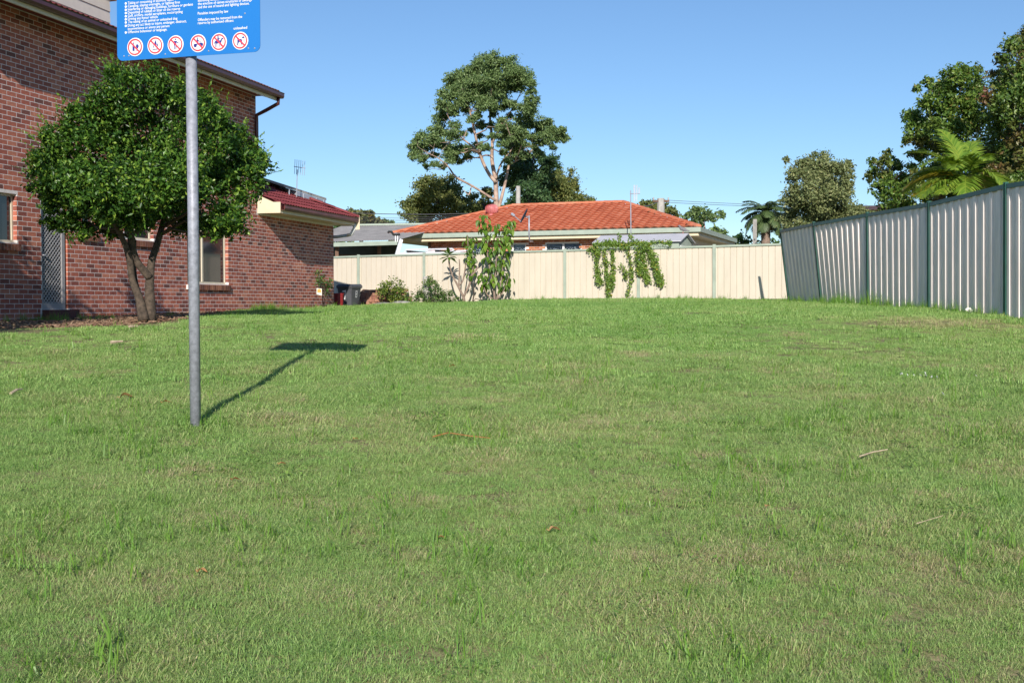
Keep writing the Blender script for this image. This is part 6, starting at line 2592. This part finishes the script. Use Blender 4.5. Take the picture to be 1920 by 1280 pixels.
ng = bpy.data.node_groups.new('grass_scatter', 'GeometryNodeTree')
ng.interface.new_socket('Geometry', in_out='INPUT', socket_type='NodeSocketGeometry')
ng.interface.new_socket('Geometry', in_out='OUTPUT', socket_type='NodeSocketGeometry')
gi = ng.nodes.new('NodeGroupInput')
go_ = ng.nodes.new('NodeGroupOutput')
ci = ng.nodes.new('GeometryNodeCollectionInfo')
ci.inputs['Collection'].default_value = SRC
ci.inputs['Separate Children'].default_value = True
ci.inputs['Reset Children'].default_value = True
ip = ng.nodes.new('GeometryNodeInstanceOnPoints')
ip.inputs['Pick Instance'].default_value = True


def nattr(nm, ty):
    q = ng.nodes.new('GeometryNodeInputNamedAttribute')
    q.data_type = ty
    q.inputs['Name'].default_value = nm
    return next(o for o in q.outputs if o.enabled and o.name == 'Attribute')


er = ng.nodes.new('FunctionNodeEulerToRotation')
ng.links.new(gi.outputs[0], ip.inputs['Points'])
ng.links.new(ci.outputs[0], ip.inputs['Instance'])
ng.links.new(nattr('kind_id', 'INT'), ip.inputs['Instance Index'])
ng.links.new(nattr('size', 'FLOAT'), ip.inputs['Scale'])
ng.links.new(nattr('turn', 'FLOAT_VECTOR'), er.inputs[0])
ng.links.new(er.outputs[0], ip.inputs['Rotation'])
ng.links.new(ip.outputs[0], go_.inputs[0])
md = gobj.modifiers.new('scatter', 'NODES')
md.node_group = ng

# bark mulch along the house wall
mb = MB()
k = 0
mv, mf = [], []
n_ = 9000
s_ = rng.uniform(-.3, 16.5, n_)
nn = rng.uniform(.02, 3.6, n_)
q = C0[None] - s_[:, None] * DW + nn[:, None] * NW
mk, _, _ = mulchmask(q[:, 0], q[:, 1])
q = q[mk]
zz = ground(q[:, 0], q[:, 1])
for (x_, y_), z_ in zip(q, zz):
    a_ = rng.uniform(0, 6.283)
    L_ = rng.uniform(.03, .13)
    w_ = rng.uniform(.012, .03)
    u_ = np.array([math.cos(a_), math.sin(a_), rng.normal(0, .22)])
    v_ = np.array([-math.sin(a_), math.cos(a_), rng.normal(0, .3)])
    c = np.array([x_, y_, z_ + rng.uniform(.005, .03)])
    t_ = np.array([0, 0, .008])
    p_ = [c - u_ * L_ / 2 - v_ * w_ / 2, c + u_ * L_ / 2 - v_ * w_ / 2, c + u_ * L_ / 2 + v_ * w_ / 2, c - u_ * L_ / 2 + v_ * w_ / 2]
    mb.add(p_ + [e + t_ for e in p_], [(4, 5, 6, 7), (0, 1, 5, 4), (1, 2, 6, 5), (2, 3, 7, 6), (3, 0, 4, 7)])
o = part('mulch', mb, M['mulch'], None, kind='stuff')
o['label'] = 'brown bark mulch strewn along the foot of the brick wall'

# ------------------------------------------------------------------ litter on the lawn
def dry_leaf(px, py, w_px, label, curl=.5, col='leafdry'):
    c = onground(px, py)
    w_ = w_px * pxm(c[1])
    mb = MB()
    a_ = rng.uniform(-.6, .6)
    ex = np.array([math.cos(a_), math.sin(a_) * .6, 0])
    ey = np.array([-math.sin(a_), math.cos(a_), .0])
    N_ = 7
    vs = []
    for i in range(N_):
        t = i / (N_ - 1)
        wd = math.sin(math.pi * min(.98, t + .04)) ** .8 * w_ * .3
        cz = .028 + curl * w_ * (.35 * math.sin(math.pi * t) + .1 * math.sin(7 * t))
        m_ = c + ex * (t - .5) * w_ + np.array([0, 0, cz])
        vs += [m_ - ey * wd + np.array([0, 0, wd * .7]), m_, m_ + ey * wd + np.array([0, 0, wd * .5])]
    fs = []
    for i in range(N_ - 1):
        for j in range(2):
            fs.append((i * 3 + j, i * 3 + j + 1, (i + 1) * 3 + j + 1, (i + 1) * 3 + j))
    mb.add(vs, fs)
    mb.tube([c + ex * -.5 * w_ + np.array([0, 0, .03]), c + ex * -.68 * w_ + np.array([0, 0, .04])], .0025 * max(1, w_ / .08), 4)
    single('fallen_leaf', mb, M[col], label, 'fallen leaf', base=c)


dry_leaf(238, 755, 26, 'large yellow brown curled dry leaf on the lawn left of the sign pole', .6)
dry_leaf(313, 763, 17, 'smaller tan dry leaf on the lawn close to the sign pole')
dry_leaf(380, 1098, 20, 'crumpled orange brown leaf alone in the near left grass', .8)
dry_leaf(1040, 1008, 24, 'curled rust coloured leaf in the near middle of the lawn', .6)
dry_leaf(828, 1030, 14, 'small rust leaf between the pole and the curled rust leaf')
dry_leaf(443, 913, 16, 'small rusty leaf below the foot of the sign pole')
dry_leaf(530, 884, 15, 'small pale tan leaf right of the sign pole foot')
dry_leaf(1440, 965, 10, 'tiny red brown leaf in the right of the lawn')
dry_leaf(668, 836, 9, 'tiny orange leaf fragment right of the pole shadow')
dry_leaf(850, 694, 12, 'small yellow leaf on the lawn beyond the sign shadow')


def stick(pts, r_, m_, label, name='twig', cat='twig'):
    P = []
    for px, py, dz in pts:
        c = onground(px, py)
        P.append(c + np.array([0, 0, dz]))
    mb = MB()
    mb.tube(P, list(np.linspace(r_, r_ * .6, len(P))), 6)
    single(name, mb, M[m_], label, cat, base=P[0] - np.array([0, 0, pts[0][2]]))


stick([(1612, 869, .04), (1635, 865, .05), (1664, 861, .05)], .006, 'straw', 'straight bleached stick lying on the right of the lawn')
stick([(208, 651, .05), (230, 649, .05)], .022, 'straw', 'short pale bark strip on the lawn in front of the round tree', 'bark_strip', 'bark')
stick([(242, 619, .05), (258, 618.6, .05)], .020, 'straw', 'pale bark strip at the mulch edge under the round tree', 'bark_strip', 'bark')
stick([(20, 748, .04), (32, 744, .06), (42, 742, .05)], .012, 'straw', 'pale curled bark piece at the far left of the lawn', 'bark_strip', 'bark')
stick([(812, 831, .035), (840, 828, .045), (880, 831, .045), (918, 836, .05)], .005, 'leafdry', 'thin rust brown twig lying in the middle of the lawn')
stick([(1718, 1010, .05), (1768, 990, .06)], .0022, 'straw', 'dry grass stalk leaning in the right of the lawn', 'grass_stalk', 'stalk')
for i, (px, py) in enumerate(((1690, 709), (1702, 710), (1714, 711), (1726, 712), (1735, 707), (1736, 712), (1747, 713), (1757, 714), (1830, 713), (1768, 746))):
    c = onground(px, py)
    mb = MB()
    w_ = rng.uniform(.009, .018)
    c2 = c + np.array([0, 0, .035])
    a_ = rng.uniform(0, 3)
    e1_ = np.array([math.cos(a_), math.sin(a_), .4]) * w_
    e2_ = np.array([-math.sin(a_) * .5, math.cos(a_) * .5, .6]) * w_
    mb.add([c2 - e1_ - e2_, c2 + e1_ - e2_ * .7, c2 + e1_ * .8 + e2_, c2 - e1_ * .7 + e2_ * .8, c2 + np.array([0, -.008, .005])], [(0, 1, 4), (1, 2, 4), (2, 3, 4), (3, 0, 4)])
    single('paper_scrap', mb, M['paper'], 'tiny white paper scrap in the grass in front of the grey fence', 'paper scrap', 'white paper scraps on the right of the lawn', base=c)
